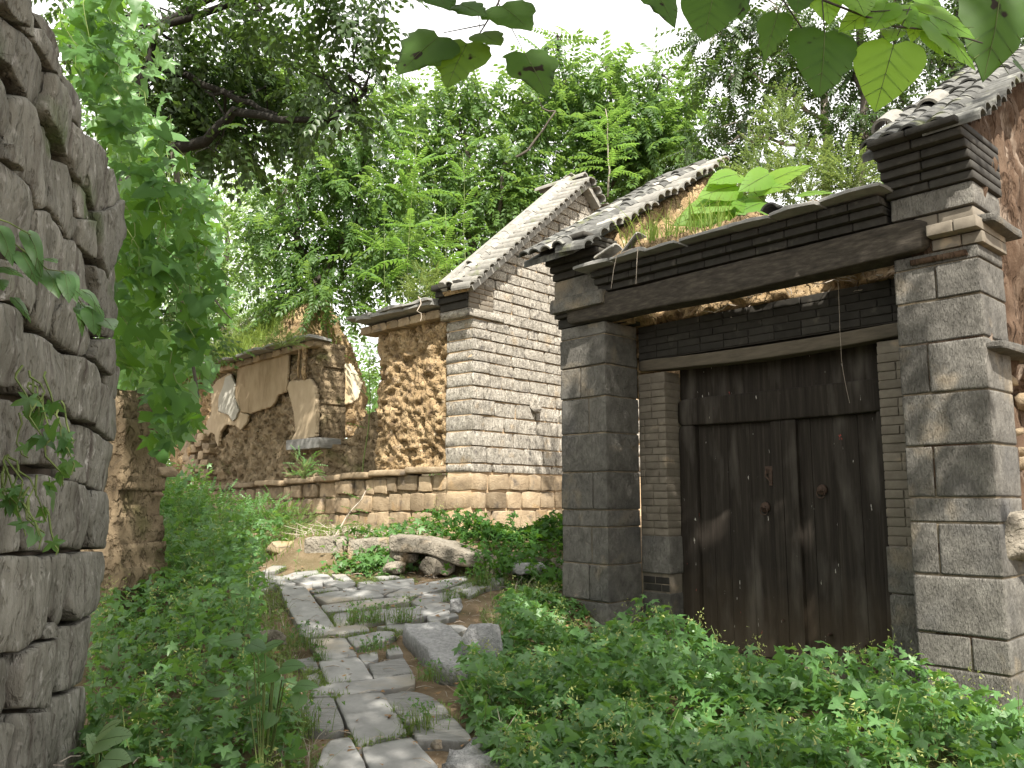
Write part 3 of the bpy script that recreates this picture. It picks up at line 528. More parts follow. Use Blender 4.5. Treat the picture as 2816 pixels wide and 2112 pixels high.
# the near end of the wall, beside and behind the camera: coursed blocks joined
blk = []
for ci, z0 in enumerate(np.arange(-.1, 3.2, .33)):
    u = -2.0 + .2 * (ci % 2)
    while u < 2.45:
        w = random.uniform(.35, .6); blk.append(box(LW, u, min(u + w, 2.55) - .02, -.22, random.uniform(-.01, .03), z0, z0 + .315, 3, .02, ci, 8)); u += w
V, F = joined(blk); part('stone_courses', V, F, M_WALL, wall, True, kind='stuff')
sil = [LW.uz(a * .4219, b * .4219) for a, b in [(300, 130), (400, 400), (500, 660), (560, 880), (690, 1010), (840, 1040), (770, 1500), (745, 1900), (750, 2500), (715, 2900), (680, 3400), (640, 3900), (580, 4600), (560, 5050)]]
core = [(-2.1, 3.2), (2.2, 3.2)] + sil + [(4.7, -.2), (-2.1, -.2)]
cc = np.array(core); V = np.concatenate([LW.pts(np.stack([cc[:, 0], 0 * cc[:, 0] - .11, cc[:, 1]], 1)), LW.pts(np.stack([cc[:, 0] - .15, 0 * cc[:, 0] - .75, cc[:, 1]], 1))]); n = len(cc)
part('rubble_core', V, [tuple(range(n)), tuple(range(2 * n - 1, n - 1, -1))] + [(i, i + n, (i + 1) % n + n, (i + 1) % n) for i in range(n)], M_CORE, wall)

# rubble stub behind it
RB = Frame(at(300, 1380, 7.2)[:2], 100)
stub = empty('rubble_wall_stub', 'broken end of an earth and rubble wall seen behind the tall dry stone wall', 'rubble wall', RB.pt(.1, 0, .6))
def fnr(a, b): P = np.stack([a * 3, b * 4, 0 * a], 1); return fbm(P, 3, 8) * .06
V, F = rough_face([(-.9, .4), (.56, .4), (.60, 1.0), (.5, 1.5), (.55, 2.0), (.5, 2.36), (.2, 2.5), (-.9, 2.55)], .035, .6, fnr, .4, 2); part('earth_core', RB.pts(V), F, M_ADOBE2, stub, True, True)
RBV = variants('stone', 4, 3.5, .12, M_PLINTH, 6, 60)
for k in range(34):
    z = random.uniform(.65, 2.0); u = random.uniform(-.4, .5); w = random.uniform(.12, .26); place('stone', RBV[k % 6], RB, u - w / 2, u + w / 2, -.08, .16, z, z + random.uniform(.07, .15), stub, .12)
for (u, z, w, h) in ((.0, 2.28, .3, .16), (-.15, 2.1, .22, .15), (.42, 2.2, .16, .12), (.1, 2.42, .2, .1)): place('stone', RBV[int(u * 10) % 6], RB, u - w / 2, u + w / 2, -.12, .2, z, z + h, stub, .15)

# ------------------------------------------------------------------ the gatehouse
GT = Frame(at(2482, 1368, 5.5)[:2], -42.3)
gate = empty('gatehouse', 'roofless grey stone gatehouse with dark timber double door on the right', 'gatehouse', GT.pt(1.3, 0, .55))
GB = variants('pillar_block', 6, 40, .011, M_GATE, 5, 80)
def pillar(u0, u1, zs, splits, v1=.46):
    for i in range(len(zs) - 1):
        z1, z0 = zs[i], zs[i + 1]; sp = splits.get(i)
        cuts = [u0] + ([u0 + (u1 - u0) * sp] if sp else []) + [u1]
        for a, b in zip(cuts[:-1], cuts[1:]): place('pillar_block', GB[(i + int(a * 10)) % 5], GT, a + .004, b - .004, random.uniform(-.006, .008), v1, z0 + .005, z1 - .004, gate, .003)
    V, F = box(GT, u0 + .015, u1 - .015, .012, v1 - .015, zs[-1], zs[0] - .01); part('mortar_core', V, F, M_MORTARG, gate)
pillar(-.57, -.03, [3.2, 3.11, 2.88, 2.6, 2.27, 1.93, 1.6, 1.445, 1.115, .755, .55, .15], {1: .5, 3: .65, 5: .67, 7: .68, 9: .4})
pillar(2.56, 3.13, [3.2, 3.08, 2.8, 2.51, 2.18, 1.83, 1.49, 1.34, 1.01, .69, .25], {3: .38, 5: .3, 7: .35, 2: .55, 8: .4})
BR = variants('brick', 3, 40, .006, M_BRICK, 4, 90); BRD = variants('brick', 3, 40, .006, M_BRICKD, 4, 95)
def bricks(fr, u0, u1, v0, v1, z0, z1, hc, wl, ms, par, jz=.008, gap=.008):
    z = z0; k = 0
    while z + hc * .6 < z1:
        u = u0; first = random.random() < .5
        while u < u1 - .02:
            w = wl * (.55 if first else 1); first = False; e = u + w
            if e > u1 - wl * .3: e = u1
            place('brick', random.choice(ms), fr, u + gap / 2, e - gap / 2, v0 + random.uniform(-.004, .004), v1, z + jz / 2, min(z + hc, z1) - jz / 2, par, .004); u = e
        z += hc; k += 1
bricks(GT, 2.255, 2.555, .462, .70, 1.26, 2.74, .066, .16, BR, gate)
bricks(GT, -.02, .32, .462, .70, 1.26, 2.74, .066, .2, BR, gate)
for u0, u1 in ((2.262, 2.566), (-.04, .312)):
    V, F = box(GT, u0, u1, .47, .69, .2, 2.74); part('mortar_core', V, F, M_BRICK, gate)
for (a, b, z0, z1) in ((2.24, 2.556, .93, 1.255), (2.25, 2.55, .55, .76), (2.24, 2.555, .2, .54), (0.0, .33, .93, 1.255), (0.0, .325, .2, .92)):
    place('jamb_stone', GB[0], GT, a, b, .45, .70, z0, z1, gate, .004)
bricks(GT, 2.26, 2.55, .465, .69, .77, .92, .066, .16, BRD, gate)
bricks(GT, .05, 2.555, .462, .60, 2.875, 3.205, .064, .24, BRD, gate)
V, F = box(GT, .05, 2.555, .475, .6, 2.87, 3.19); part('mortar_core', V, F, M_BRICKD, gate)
# timbers
def sag_beam(u0, u1, v0, v1, z0, z1, sag, seed, mat, name, amp=.008):
    V, F = CG[10]; V = V.copy(); s = (np.abs(V * 2) ** 12).sum(1) ** (1 / 12); V = V / s[:, None]; t = V[:, 0] + .5
    zz = (z0 + z1) / 2 + V[:, 2] * (z1 - z0) + sag * (2 * t - 1) ** 2 - sag
    P = np.stack([u0 + t * (u1 - u0), (v0 + v1) / 2 - V[:, 1] * (v1 - v0), zz], 1); P += np.stack([fbm(P * np.array([1.5, 6, 6]), 3, seed + k) for k in range(3)], 1) * amp
    return part(name, GT.pts(P), F, mat, gate, True)
sag_beam(.02, 2.556, .44, .60, 2.765, 2.872, .03, 3, M_BEAMP, 'door_head_beam')
sag_beam(-.28, 3.0, -.07, .14, 3.205, 3.44, .012, 5, M_BEAM, 'front_beam', .012)
sag_beam(.30, 2.26, .69, .74, 2.44, 2.86, 0, 7, M_DOOR, 'lintel_board', .003)
sag_beam(.31, 2.255, .63, .76, 2.245, 2.50, .006, 9, M_DOOR, 'door_lintel', .004)
for a, b in ((2.07, 2.257), (.30, .44)): sag_beam(a, b, .645, .76, .2, 2.26, 0, 11, M_DOOR, 'door_post')
sag_beam(.30, 2.25, .60, .78, .17, .29, 0, 13, M_BEAMP, 'threshold')
sag_beam(.5, 2.0, .42, .56, .08, .18, 0, 14, M_BEAMP, 'step_plank')
def leaf(cuts, stile, ring):
    V, F = box(GT, cuts[0] - .01, cuts[-1] + .01, .735, .75, .28, 2.3); d = part('door_leaf', V, F, M_DOOR, gate)
    for i, (a, b) in enumerate(zip(cuts[:-1], cuts[1:])):
        st = i == stile; V, F = box(GT, a + .001, b - .001, (.655 if st else .695) + random.uniform(-.003, .003), .734, .285 + random.uniform(0, .02), 2.235 if st else 2.26, 3, .001, i, 90); part('plank', V, F, M_DOOR, d)
    u, z = ring; c = []
    c.append(tube([GT.pt(u, .695, z), GT.pt(u, .675, z)], .045, .04, 14)); c.append(tube([GT.pt(u, .68, z), GT.pt(u, .655, z)], .018, .013, 10))
    rr = [GT.pt(u + .034 * math.cos(w), .66, z - .03 + .034 * math.sin(w)) for w in np.linspace(0, 2 * math.pi, 15)]; c.append(tube(rr, .005, .005, 6, False)); V, F = joined(c); part('ring_handle', V, F, M_IRON, d, True); return d
dl = leaf([1.232, 1.325, 1.55, 1.77, 1.93, 2.068], 0, (1.42, 1.52)); dr = leaf([.442, .60, .80, .99, 1.095, 1.228], 4, (.91, 1.66))
V, F = joined([box(GT, 1.30, 1.40, .672, .69, 1.80, 1.86), box(GT, 1.33, 1.36, .66, .68, 1.70, 1.82), tube([GT.pt(1.38, .655, 1.84), GT.pt(1.38, .64, 1.78), GT.pt(1.33, .65, 1.72)], .009)]); part('hasp', V, F, M_IRON, dl)
for u, z in ((1.16, .36), (1.18, .345), (1.28, .62), (.9, .55), (.62, .5)): V, F = tube([GT.pt(u, .7, z), GT.pt(u, .645, z)], .012, .01, 8); part('nail_head', V, F, M_IRON, dr)
ro = []
for k in range(26):
    u = random.uniform(.2, 2.3); a = GT.pt(u, .5, 3.22 + random.uniform(0, .1)); ro.append(tube(wiggle(a, a + GT.d * random.uniform(-.3, .3) + GT.n * random.uniform(-.3, .1) + np.array([0, 0, random.uniform(-.12, .14)]), 6, .05, k), .005, .002, 4, False))
ro.append(tube(wiggle(GT.pt(.55, .4, 3.3), GT.pt(.52, .42, 2.3), 10, .04, 5), .0025, .0015, 4, False)); V, F = joined(ro); part('dry_roots', V, F, M_TWIG, gate, kind='stuff')
# corbels, eaves
def layers(u0, u1, L, ms, du=0, back=.45):
    for i, (z0, z1, f) in enumerate(L):
        uu = u0; w = (u1 - u0) / 2
        if z1 - z0 > .12: place('corbel_course', GB[i % 5], GT, u0, u1, -f, back, z0 + .003, z1 - .003, gate, .003)
        else:
            a = u0 - (f if du < 0 else 0) * .0
            cut = u0 + (u1 - u0) * random.uniform(.4, .6)
            for p, q in ((u0, cut), (cut, u1)): place('corbel_course', ms[i % 4], GT, p + .002, q - .002, -f, back, z0 + .003, z1 - .003, gate, .004)
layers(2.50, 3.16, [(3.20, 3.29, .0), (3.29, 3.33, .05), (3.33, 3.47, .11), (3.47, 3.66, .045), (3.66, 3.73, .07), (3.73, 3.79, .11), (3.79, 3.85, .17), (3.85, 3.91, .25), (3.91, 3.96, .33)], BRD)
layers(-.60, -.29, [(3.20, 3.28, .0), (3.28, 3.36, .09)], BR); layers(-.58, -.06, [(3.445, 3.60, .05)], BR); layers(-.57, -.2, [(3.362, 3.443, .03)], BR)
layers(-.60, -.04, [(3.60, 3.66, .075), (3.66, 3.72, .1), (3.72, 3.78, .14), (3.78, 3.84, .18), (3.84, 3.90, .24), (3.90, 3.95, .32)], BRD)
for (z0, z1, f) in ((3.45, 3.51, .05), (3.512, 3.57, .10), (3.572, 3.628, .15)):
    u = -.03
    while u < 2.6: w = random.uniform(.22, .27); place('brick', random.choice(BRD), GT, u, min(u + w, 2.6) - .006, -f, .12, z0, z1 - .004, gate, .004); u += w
u = -.10
while u < 2.68:
    w = random.uniform(.28, .62); e = min(u + w, 2.7); P = [(u + .004, -.27 + random.uniform(-.03, .02)), ((u + e) / 2, -.29 + random.uniform(-.03, .03)), (e - .004, -.27 + random.uniform(-.03, .02)), (e - .004, .12), (u + .004, .1)]
    V, F = poly_stone(np.array(P), .03, .006, .2, .006, int(u * 50) + 9, 30, 0, .97, 9); part('eave_slate', GT.pts(np.stack([V[:, 0], V[:, 1], 3.665 + V[:, 2] + random.uniform(0, .012)], 1)), F, M_SLATE, gate); u = e
def lumps(a, b): return fbm(np.stack([a * 4, b * 6, 0 * a], 1), 3, 21) * .07
V, F = rough_face([(.1, 3.66), (2.5, 3.66), (2.5, 3.78), (2.2, 3.86), (1.9, 3.80), (1.4, 3.84), (.9, 3.76), (.5, 3.74), (.1, 3.72)], .03, .22, lambda a, b: lumps(a, b) - .08 + .5 * (b - 3.66), .5, 4); part('earth_fill', GT.pts(V), F, M_ADOBE, gate, True, True)
V, F = rough_face([(.12, 3.2), (2.55, 3.2), (2.55, 3.34), (2.3, 3.30), (2.1, 3.36), (1.7, 3.29), (1.4, 3.37), (1.1, 3.31), (.8, 3.36), (.5, 3.44), (.12, 3.46)], .025, .3, lambda a, b: lumps(a, b) + .5, .5, 5); part('earth_fill', GT.pts(V), F, M_ADOBE, gate, True, True)
# side walls of earth under the verges
SWL = Frame(GT.pt(2.53, 0, 0)[:2], 47.7); SWR = Frame(GT.pt(-.53, 0, 0)[:2], 47.7)
zr = lambda v: 4.06 + .62 * v
def fna(amp, f, s): return lambda a, b: fbm(np.stack([a * f, b * f, 0 * a], 1), 4, s) * amp
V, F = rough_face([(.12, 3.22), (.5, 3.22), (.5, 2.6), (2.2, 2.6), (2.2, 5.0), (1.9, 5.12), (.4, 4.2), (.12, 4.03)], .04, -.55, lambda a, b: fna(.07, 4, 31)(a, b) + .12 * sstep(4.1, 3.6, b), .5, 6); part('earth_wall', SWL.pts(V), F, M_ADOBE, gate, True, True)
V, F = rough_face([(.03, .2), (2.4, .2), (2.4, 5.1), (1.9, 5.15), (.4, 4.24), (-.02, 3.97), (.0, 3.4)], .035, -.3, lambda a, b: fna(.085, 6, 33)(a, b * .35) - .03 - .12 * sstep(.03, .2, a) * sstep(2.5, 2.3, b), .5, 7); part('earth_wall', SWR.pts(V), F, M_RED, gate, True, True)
for (a, b, z, s) in ((.0, .56, 3.33, 1), (.02, .9, 2.52, 2)): V, F = box(SWR, a, b, -.2, .14, z, z + .055, 6, .012, s, 12); part('ledge_stone', V, F, M_GATE, gate)
RV = variants('rubble_stone', 4, 3.5, .12, M_PLINTH, 4, 66)
for k in range(26): v = random.uniform(.15, 1.3); z = random.uniform(.4, 2.4); w = random.uniform(.1, .22); place('rubble_stone', RV[k % 4], SWR, v, v + w, -.25, -.05, z, z + w * .6, gate, .2)
V, F = rock(SWR.pt(.28, .02, 1.35), (.4, .3, .3), 71, .1, 4); part('rubble_stone', V, F, M_BOULD, gate, True)
# tiles
def tile_mesh(name, L, r, th, mat, arc=150, seg=7, taper=.9):
    V, F = [], []
    for e, (x, s) in enumerate(((0, 1), (L, taper))):
        for k in range(seg + 1):
            w = rad(90 - arc / 2 + arc * k / seg)
            for q in (r, r - th): V.append((x, q * s * math.cos(w), q * s * math.sin(w) - r * .55))
    n = 2 * (seg + 1)
    for k in range(seg):
        a = 2 * k; F += [(a, a + 2, a + 2 + n, a + n), (a + 1, a + 1 + n, a + 3 + n, a + 3), (a, a + 1, a + 3, a + 2), (a + n, a + n + 2, a + n + 3, a + n + 1)]
    F += [(0, n, n + 1, 1), (n - 2, n - 1, 2 * n - 1, 2 * n - 2)]
    return mesh_from(name, V, F, mat)
def axes(o, pos, x, z, parent, jit=.03):
    x = np.array(x, float) + np.array([random.uniform(-jit, jit) for _ in range(3)]); x /= np.linalg.norm(x); z = np.array(z, float); y = np.cross(z, x); y /= np.linalg.norm(y); z = np.cross(x, y)
    o.matrix_local = Matrix(((x[0], y[0], z[0], 0), (x[1], y[1], z[1], 0), (x[2], y[2], z[2], 0), (0, 0, 0, 1))); o.location = np.array(pos) - base(parent); return o
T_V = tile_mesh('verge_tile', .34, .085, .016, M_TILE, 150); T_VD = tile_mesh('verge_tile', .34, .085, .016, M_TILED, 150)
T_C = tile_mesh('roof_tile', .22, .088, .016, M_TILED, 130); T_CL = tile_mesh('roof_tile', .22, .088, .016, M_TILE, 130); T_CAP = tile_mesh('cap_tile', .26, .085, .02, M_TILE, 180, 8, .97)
Z = np.array([0, 0, 1.0])
def slope_axes(hor, k): s = hor + Z * k; s = s / np.linalg.norm(s); nrm = Z - s * s[2]; return s, nrm / np.linalg.norm(nrm)
sg, ng = slope_axes(GT.n, .62)
def gate_roof(ui, cols, v0, v1, dk):
    L = (v1 - v0) * math.hypot(1, .62); k = 0
    a = np.array(GT.pt(0, v0, zr(v0)))
    V, F = joined([box(GT, min(cols) - .1, max(cols) + .1, v0 + .02, v1, -.06, 0)]); V = np.array(V); vv = (V - GT.o) @ GT.n; V[:, 2] += zr(vv) - .02; part('roof_bed', V, F, M_TILED, gate)
    s = 0
    while s < L:
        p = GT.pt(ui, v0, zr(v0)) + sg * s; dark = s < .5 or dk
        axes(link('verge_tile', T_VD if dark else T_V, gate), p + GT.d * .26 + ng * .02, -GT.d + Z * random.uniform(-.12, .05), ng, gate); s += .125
    for ci, u in enumerate(cols):
        s = -.05
        while s < L - .1:
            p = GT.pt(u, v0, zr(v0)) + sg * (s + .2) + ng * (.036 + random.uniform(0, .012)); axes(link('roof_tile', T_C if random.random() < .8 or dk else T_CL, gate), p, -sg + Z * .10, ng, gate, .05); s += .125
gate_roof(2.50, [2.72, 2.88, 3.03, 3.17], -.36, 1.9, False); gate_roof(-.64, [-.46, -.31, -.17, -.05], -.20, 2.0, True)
for u, v in ((-.2, .6), (.02, .35)): axes(link('cap_tile', T_CAP, gate), GT.pt(u, v, zr(v)) + ng * .10, -sg, ng, gate)
axes(link('roof_tile', T_C, gate), GT.pt(.72, -.05, 3.715), -GT.n, Z, gate); axes(link('roof_tile', T_CL, gate), GT.pt(2.42, -.22, 3.70), -GT.d * .6 + Z * .2, Z, gate); axes(link('roof_tile', T_CL, gate), GT.pt(2.25, -.05, 3.74), -GT.d * .6 + Z * .5, Z, gate)
# bare twigs hanging from the eave
tw = empty('dry_twig', 'forked bare pale twig hanging over the eave slates of the gatehouse', 'twig', GT.pt(2.02, -.28, 3.68))
for a, b in ((2.02, (2.22, -.30, 3.38)), (2.02, (1.94, -.31, 3.36))):
    m_ = GT.pt((a + b[0]) / 2 + (.03 if b[0] > 2.02 else -.06), -.30, 3.66); V, F = tube([GT.pt(a, -.26, 3.69), m_, (m_ + GT.pt(*b)) / 2 + Z * .03, GT.pt(*b)], .005, .002, 5); part('twig', V, F, M_TWIG, tw)

# ------------------------------------------------------------------ grey stone gable house
O2 = at(1298, 1200, 11.)[:2]; GR = Frame(O2, 42); GL = Frame(O2, -46)
gab = empty('gable_house', 'pale grey stone house with tiled gable end, sunlit behind the gate', 'stone house', GR.pt(1.5, -.2, 1.1))
zg = lambda u: 4.50 + .84 * (u + .06) if u < 2.45 else 4.50 + .84 * (2 * 2.45 - u + .06)
SB = variants('stone_block', 4, 16, .035, M_GABLE, 9, 120)
zs = [6.6, 6.44, 6.28, 6.13, 5.98, 5.83, 5.68, 5.53, 5.38, 5.23, 5.08, 4.93, 4.78, 4.63, 4.49, 4.35, 4.19, 4.02, 3.88, 3.74, 3.58, 3.43, 3.27, 3.09, 2.91, 2.70, 2.49, 2.28, 2.05, 1.93]
far = []
for i in range(len(zs) - 1):
    z1, z0 = zs[i], zs[i + 1]; zm = (z0 + z1) / 2; u = 0.0 if z1 < 4.1 else (.40 if z1 < 4.5 else (zm - 4.46) / .84); k = 0; ue = 5.0 if zm < 4.5 else 4.95 - (zm - 4.46) / .84
    while u < ue - .05:
        w = random.uniform(.2, .46); first = k == 0 and z1 < 4.1; e = min(u + w, ue)
        if first: w = random.uniform(.22, .36) if i % 2 else random.uniform(.36, .5); e = u + w
        if (zm < 4.6 and u > 2.35) or u > 3.6: far.append(box(GR, u, e, -.3, random.uniform(-.01, .012), z0 + .008, z1 - .006, 2, .012, i, 10))
        else:
            hole = abs(u + w / 2 - 1.22) < .2 and abs(zm - 2.4) < .12
            o = place('stone_block', SB[(i * 3 + k) % 9], GR, u + .008, e - .009, -.52 if first else -.3, random.uniform(-.012, .014), z0 + .008, z1 - .006, gab, .006)
        u = e; k += 1
V, F = joined(far); part('stone_courses', V, F, M_GABLE, gab, True, kind='stuff')
V, F = rock(GR.pt(1.27, .02, 2.93), (.17, .14, .2), 5, .08, 4); part('projecting_stone', V, F, M_GABLE, gab, True)
cc = np.array([(.02, .6), (4.9, .6), (4.9, 4.35), (2.45, 6.45), (.38, 4.5), (.02, 4.5)]); n = len(cc); V = np.concatenate([GR.pts(np.stack([cc[:, 0], 0 * cc[:, 0] - .035, cc[:, 1]], 1)), GR.pts(np.stack([cc[:, 0], 0 * cc[:, 0] - .48, cc[:, 1]], 1))])
part('mortar_core', V, [tuple(range(n)), tuple(range(2 * n - 1, n - 1, -1))] + [(i, i + n, (i + 1) % n + n, (i + 1) % n) for i in range(n)], M_MORTAR, gab)
PB = variants('plinth_block', 4, 8, .06, M_PLINTH, 8, 150)
for z0, z1, u0 in ((1.69, 1.925, 0), (1.44, 1.685, 0), (1.15, 1.435, .05), (.9, 1.145, 0)):
    u = u0
    while u < 2.5: w = random.uniform(.26, .48); place('plinth_block', PB[random.randrange(8)], GR, u + .005, u + w - .005, -.5 if u == u0 else -.28, random.uniform(.0, .035), z0 + .004, z1 - .004, gab, .012); u += w
# brick shoulder
place('corbel_stone', SB[0], GR, -.10, .62, -.55, .03, 4.03, 4.14, gab)
bricks(GR, -.09, .40, -.5, .012, 4.145, 4.52, .073, .2, BR, gab)
V, F = box(GR, -.07, .39, -.49, .0, 4.14, 4.5); part('mortar_core', V, F, M_MORTAR, gab)
for i, (z0, z1, f) in enumerate(((4.15, 4.25, .10), (4.25, 4.34, .14), (4.34, 4.42, .20), (4.42, 4.5, .28))): place('corbel_course', BRD[i], GR, -f, .05, -.54, -.006, z0, z1 - .004, gab, .004)
sp, npp = slope_axes(GR.d, .84); sm, nm_ = slope_axes(-GR.d, .84)
def gslope(s_ax, n_ax, p0, L, lowend):
    s = 0.0; i = 0
    while s < L:
        p = p0 + s_ax * s; axes(link('verge_tile', T_V, gab), p - GR.n * .20 + n_ax * .02, GR.n - Z * .05, n_ax, gab, .02); s += .165; i += 1
    s = .1
    while s < L - .02:
        p = p0 + s_ax * (s + .26) - GR.n * .31 + n_ax * .09; 
        if not (lowend and s < .5): axes(link('cap_tile', T_CAP, gab), p, -s_ax + n_ax * .03, n_ax, gab, .015)
        s += .235
    for c in range(1):
        s = 0
        while s < L: axes(link('roof_tile', T_CL, gab), p0 + s_ax * (s + .22) - GR.n * (.27 + c * .33) + n_ax * .045, -s_ax + n_ax * .1, n_ax, gab, .04); s += .15
    tl = []; 
    for c in range(1):
        a = p0 - GR.n * (.40 + c * .19) + n_ax * .05; tl.append(tube([a, a + s_ax * L], .08, .08, 6))
    V, F = joined(tl); part('roof_tiles', V, F, M_TILE, gab, kind='stuff')
    a = p0 - n_ax * .03; q = [a + GR.n * .0, a - GR.n * .46, a - GR.n * .46 + s_ax * L, a + s_ax * L]; V = np.array(q + [x - n_ax * .06 for x in q]); part('roof_bed', V, [(0, 1, 2, 3), (7, 6, 5, 4), (0, 4, 5, 1), (1, 5, 6, 2), (2, 6, 7, 3), (3, 7, 4, 0)], M_ADOBE, gab)
    s = .05 
    while s < L - .3:                                             # strip of grey brick under the verge
        l = random.uniform(.7, 1.1); a = p0 + s_ax * s - n_ax * .12; b = p0 + s_ax * min(s + l, L) - n_ax * .12; V = np.array([a + GR.n * .055, b + GR.n * .055, b - GR.n * .1, a - GR.n * .1]); V = np.concatenate([V, V + n_ax * .075]); part('verge_board', V, [(3, 2, 1, 0), (4, 5, 6, 7), (0, 1, 5, 4), (1, 2, 6, 5), (2, 3, 7, 6), (3, 0, 4, 7)], M_TILE, gab); s += l + (.0 if random.random() < .7 else .25)
Lg = (2.45 + .25) * math.hypot(1, .84)
gslope(sp, npp, GR.pt(-.25, .10, zg(-.06) - .84 * .19 + .06), Lg, True); gslope(sm, nm_, GR.pt(4.9 + .25, .10, zg(-.06) - .84 * .19 + .06), Lg, False)
for k in range(4): axes(link('ridge_tile', T_CAP, gab), GR.pt(2.45, .1 - k * .25, zg(2.45) + .14), -GR.n, Z, gab, .02)

# ------------------------------------------------------------------ ruined earth house
ru = empty('ruined_house', 'roofless ruined earth house with peeling plaster and stone footing behind the lane', 'ruined house', GL.pt(4, 0, 1.1))
def fnw(a, b):
    P = np.stack([a, b, 0 * a], 1); co = np.abs(((b * 6.5 + vnoise(P * 2, 4)) % 1) - .5); r = fbm(P * 2.2, 3, 12) * .04 + fbm(P * 13, 3, 16) * .03 + (co - .25) * .05
    pit = sstep(.32, .6, fbm(P * np.array([9, 13, 1]), 2, 44)) * .075; return r + pit + .25 * sstep(2.1, 2.35, a) * sstep(3.5, 3.3, a) + .02
V, F = rough_face([(.52, 1.98), (2.25, 1.98), (2.25, 3.1), (2.1, 3.3), (2.05, 3.6), (2.12, 3.9), (2.2, 4.12), (.52, 4.2)], .025, .45, fnw, .6, 8); part('earth_wall', GL.pts(V), F, M_ADOBE, ru, True, True)
V, F = rough_face([(2.2, 1.95), (3.6, 1.93), (3.6, 2.55), (3.35, 2.42), (3.05, 2.62), (2.85, 2.85), (2.5, 2.98), (2.2, 3.1)], .035, .5, fnw, .6, 9); part('collapsed_wall', GL.pts(V), F, M_ADOBE2, ru, True, True, label='dark mossy heap where the wall has slumped')
V, F = rough_face([(3.55, 1.93), (7.55, 1.8), (7.55, 3.95), (6.5, 4.1), (3.68, 4.18), (3.66, 3.8), (3.60, 2.55)], .03, .45, fnw, .6, 10); part('earth_wall', GL.pts(V), F, M_ADOBE2, ru, True, True)
V, F = rough_face([(7.5, 1.8), (9.3, 1.75), (9.3, 3.85), (7.5, 3.95)], .05, .45, lambda a, b: fnw(a, b) + .03, .6, 11); part('earth_wall', GL.pts(V), F, M_ADOBE, ru, True, True)
def plaster(pxs, th, mat, seed, v=-.05):
    Q = np.array([GL.uz(460 + a * .3014, 900 + b * .3014) for a, b in pxs]); r = np.random.default_rng(seed)
    f = lambda a, b: v + fbm(np.stack([a * 2, b * 2, 0 * a], 1), 3, seed) * .012
    V, F = rough_face(Q, .016, th, f, .5, seed); return part('plaster_patch', GL.pts(V), F, mat, ru, False, True)
plaster([(670, 330), (900, 265), (1130, 190), (1125, 400), (1110, 590), (1030, 620), (1000, 690), (970, 730), (860, 760), (780, 790), (690, 775), (650, 640), (655, 500)], .05, M_PLA, 1, -.055)
plaster([(425, 560), (480, 490), (560, 440), (600, 420), (670, 600), (690, 780), (765, 800), (750, 870), (690, 940), (640, 900), (560, 890), (510, 960), (490, 1090), (470, 1040), (460, 980), (420, 960), (380, 1010), (340, 1000), (390, 850), (430, 780)], .05, M_PLT, 2, -.06)
plaster([(560, 460), (620, 435), (650, 520), (640, 640), (690, 760), (660, 830), (630, 860), (590, 800), (500, 770), (510, 640), (540, 560)], .03, M_WHITE, 3, -.085)
plaster([(1150, 500), (1340, 480), (1390, 560), (1400, 760), (1390, 1000), (1170, 1040), (1210, 960), (1190, 780), (1130, 560)], .07, M_PLT, 4, -.085)
V, F = joined([tube(wiggle(GL.pt(4.02, -.10, 4.18), GL.pt(3.98, -.08, 3.55), 6, .05, 3), .05, .04, 7), tube(wiggle(GL.pt(4.18, -.08, 4.15), GL.pt(4.2, -.07, 3.6), 6, .04, 5), .03, .02, 6)]); part('wall_post', V, F, M_ADOBE, ru, True)
V, F = box(GL, 3.42, 4.42, -.16, .3, 2.385, 2.56, 6, .008, 3, 16); part('window_sill', V, F, M_SLATE, ru)
u = .5
while u < 7.6:
    w = random.uniform(.6, 1.1); zt = 2.03 - .032 * (u - .5); V, F = box(GL, u + .005, u + w - .005, -.10, .3, zt - .095, zt, 6, .012, int(u * 9), 9); part('ledge_stone', V, F, M_PLINTH, ru, True); u += w
for (h0, h1) in ((.10, .34), (.345, .60), (.605, .86), (.865, 1.1)):
    u = .52
    while u < 8.6:
        w = random.uniform(.17, .50); zt = 2.03 - .032 * (u - .5); place('plinth_block', PB[random.randrange(8)], GL, u + .004, u + w - .006, random.uniform(-.05, .02), .3, zt - h1 + random.uniform(-.012, .02), zt - h0 - random.uniform(.0, .022), ru, .045); u += w
V, F = box(GL, .5, 8.6, .03, .32, .8, 1.9); part('mortar_core', V, F, M_ADOBE2, ru)
for k in range(40):
    u = random.uniform(7.3, 8.3); z = random.uniform(1.3, 2.75); w = random.uniform(.2, .34); place('quoin_stone', PB[k % 8], GL, u - w / 2, u + w / 2, -.14, .2, z, z + random.uniform(.12, .2), ru, .06)
def eave(u0, u1, f0, z, seed):
    u = u0
    while u < u1 - .05:
        w = random.uniform(.35, .75); e = min(u + w, u1); P = [(u, -.30 + random.uniform(-.05, .05)), ((u + e) / 2, -.32 + random.uniform(-.05, .05)), (e, -.3 + random.uniform(-.05, .05)), (e, .2), (u, .2)]
        V, F = poly_stone(np.array(P), .045, .008, .2, .01, int(u * 40) + seed, 30, 0, .97, 7); part('eave_slate', GL.pts(np.stack([V[:, 0], V[:, 1], z(u) + V[:, 2] + (V[:, 1]) * -.05], 1)), F, M_SLATE, ru); u = e - .02
eave(.55, 2.5, 0, lambda u: 4.33, 1); eave(.55, 2.3, 0, lambda u: 4.28, 9); eave(3.62, 8.9, 0, lambda u: 4.24 - .03 * (u - 3.6), 3)
for i, (u0, u1) in enumerate(((.56, 2.2), (3.7, 8.6))):
    u = u0
    while u < u1: w = random.uniform(.25, .45); place('eave_stone', PB[i], GL, u, u + w, -.12, .2, 4.08 - .03 * max(0, u - 3.6), 4.2 - .03 * max(0, u - 3.6), ru, .02); u += w
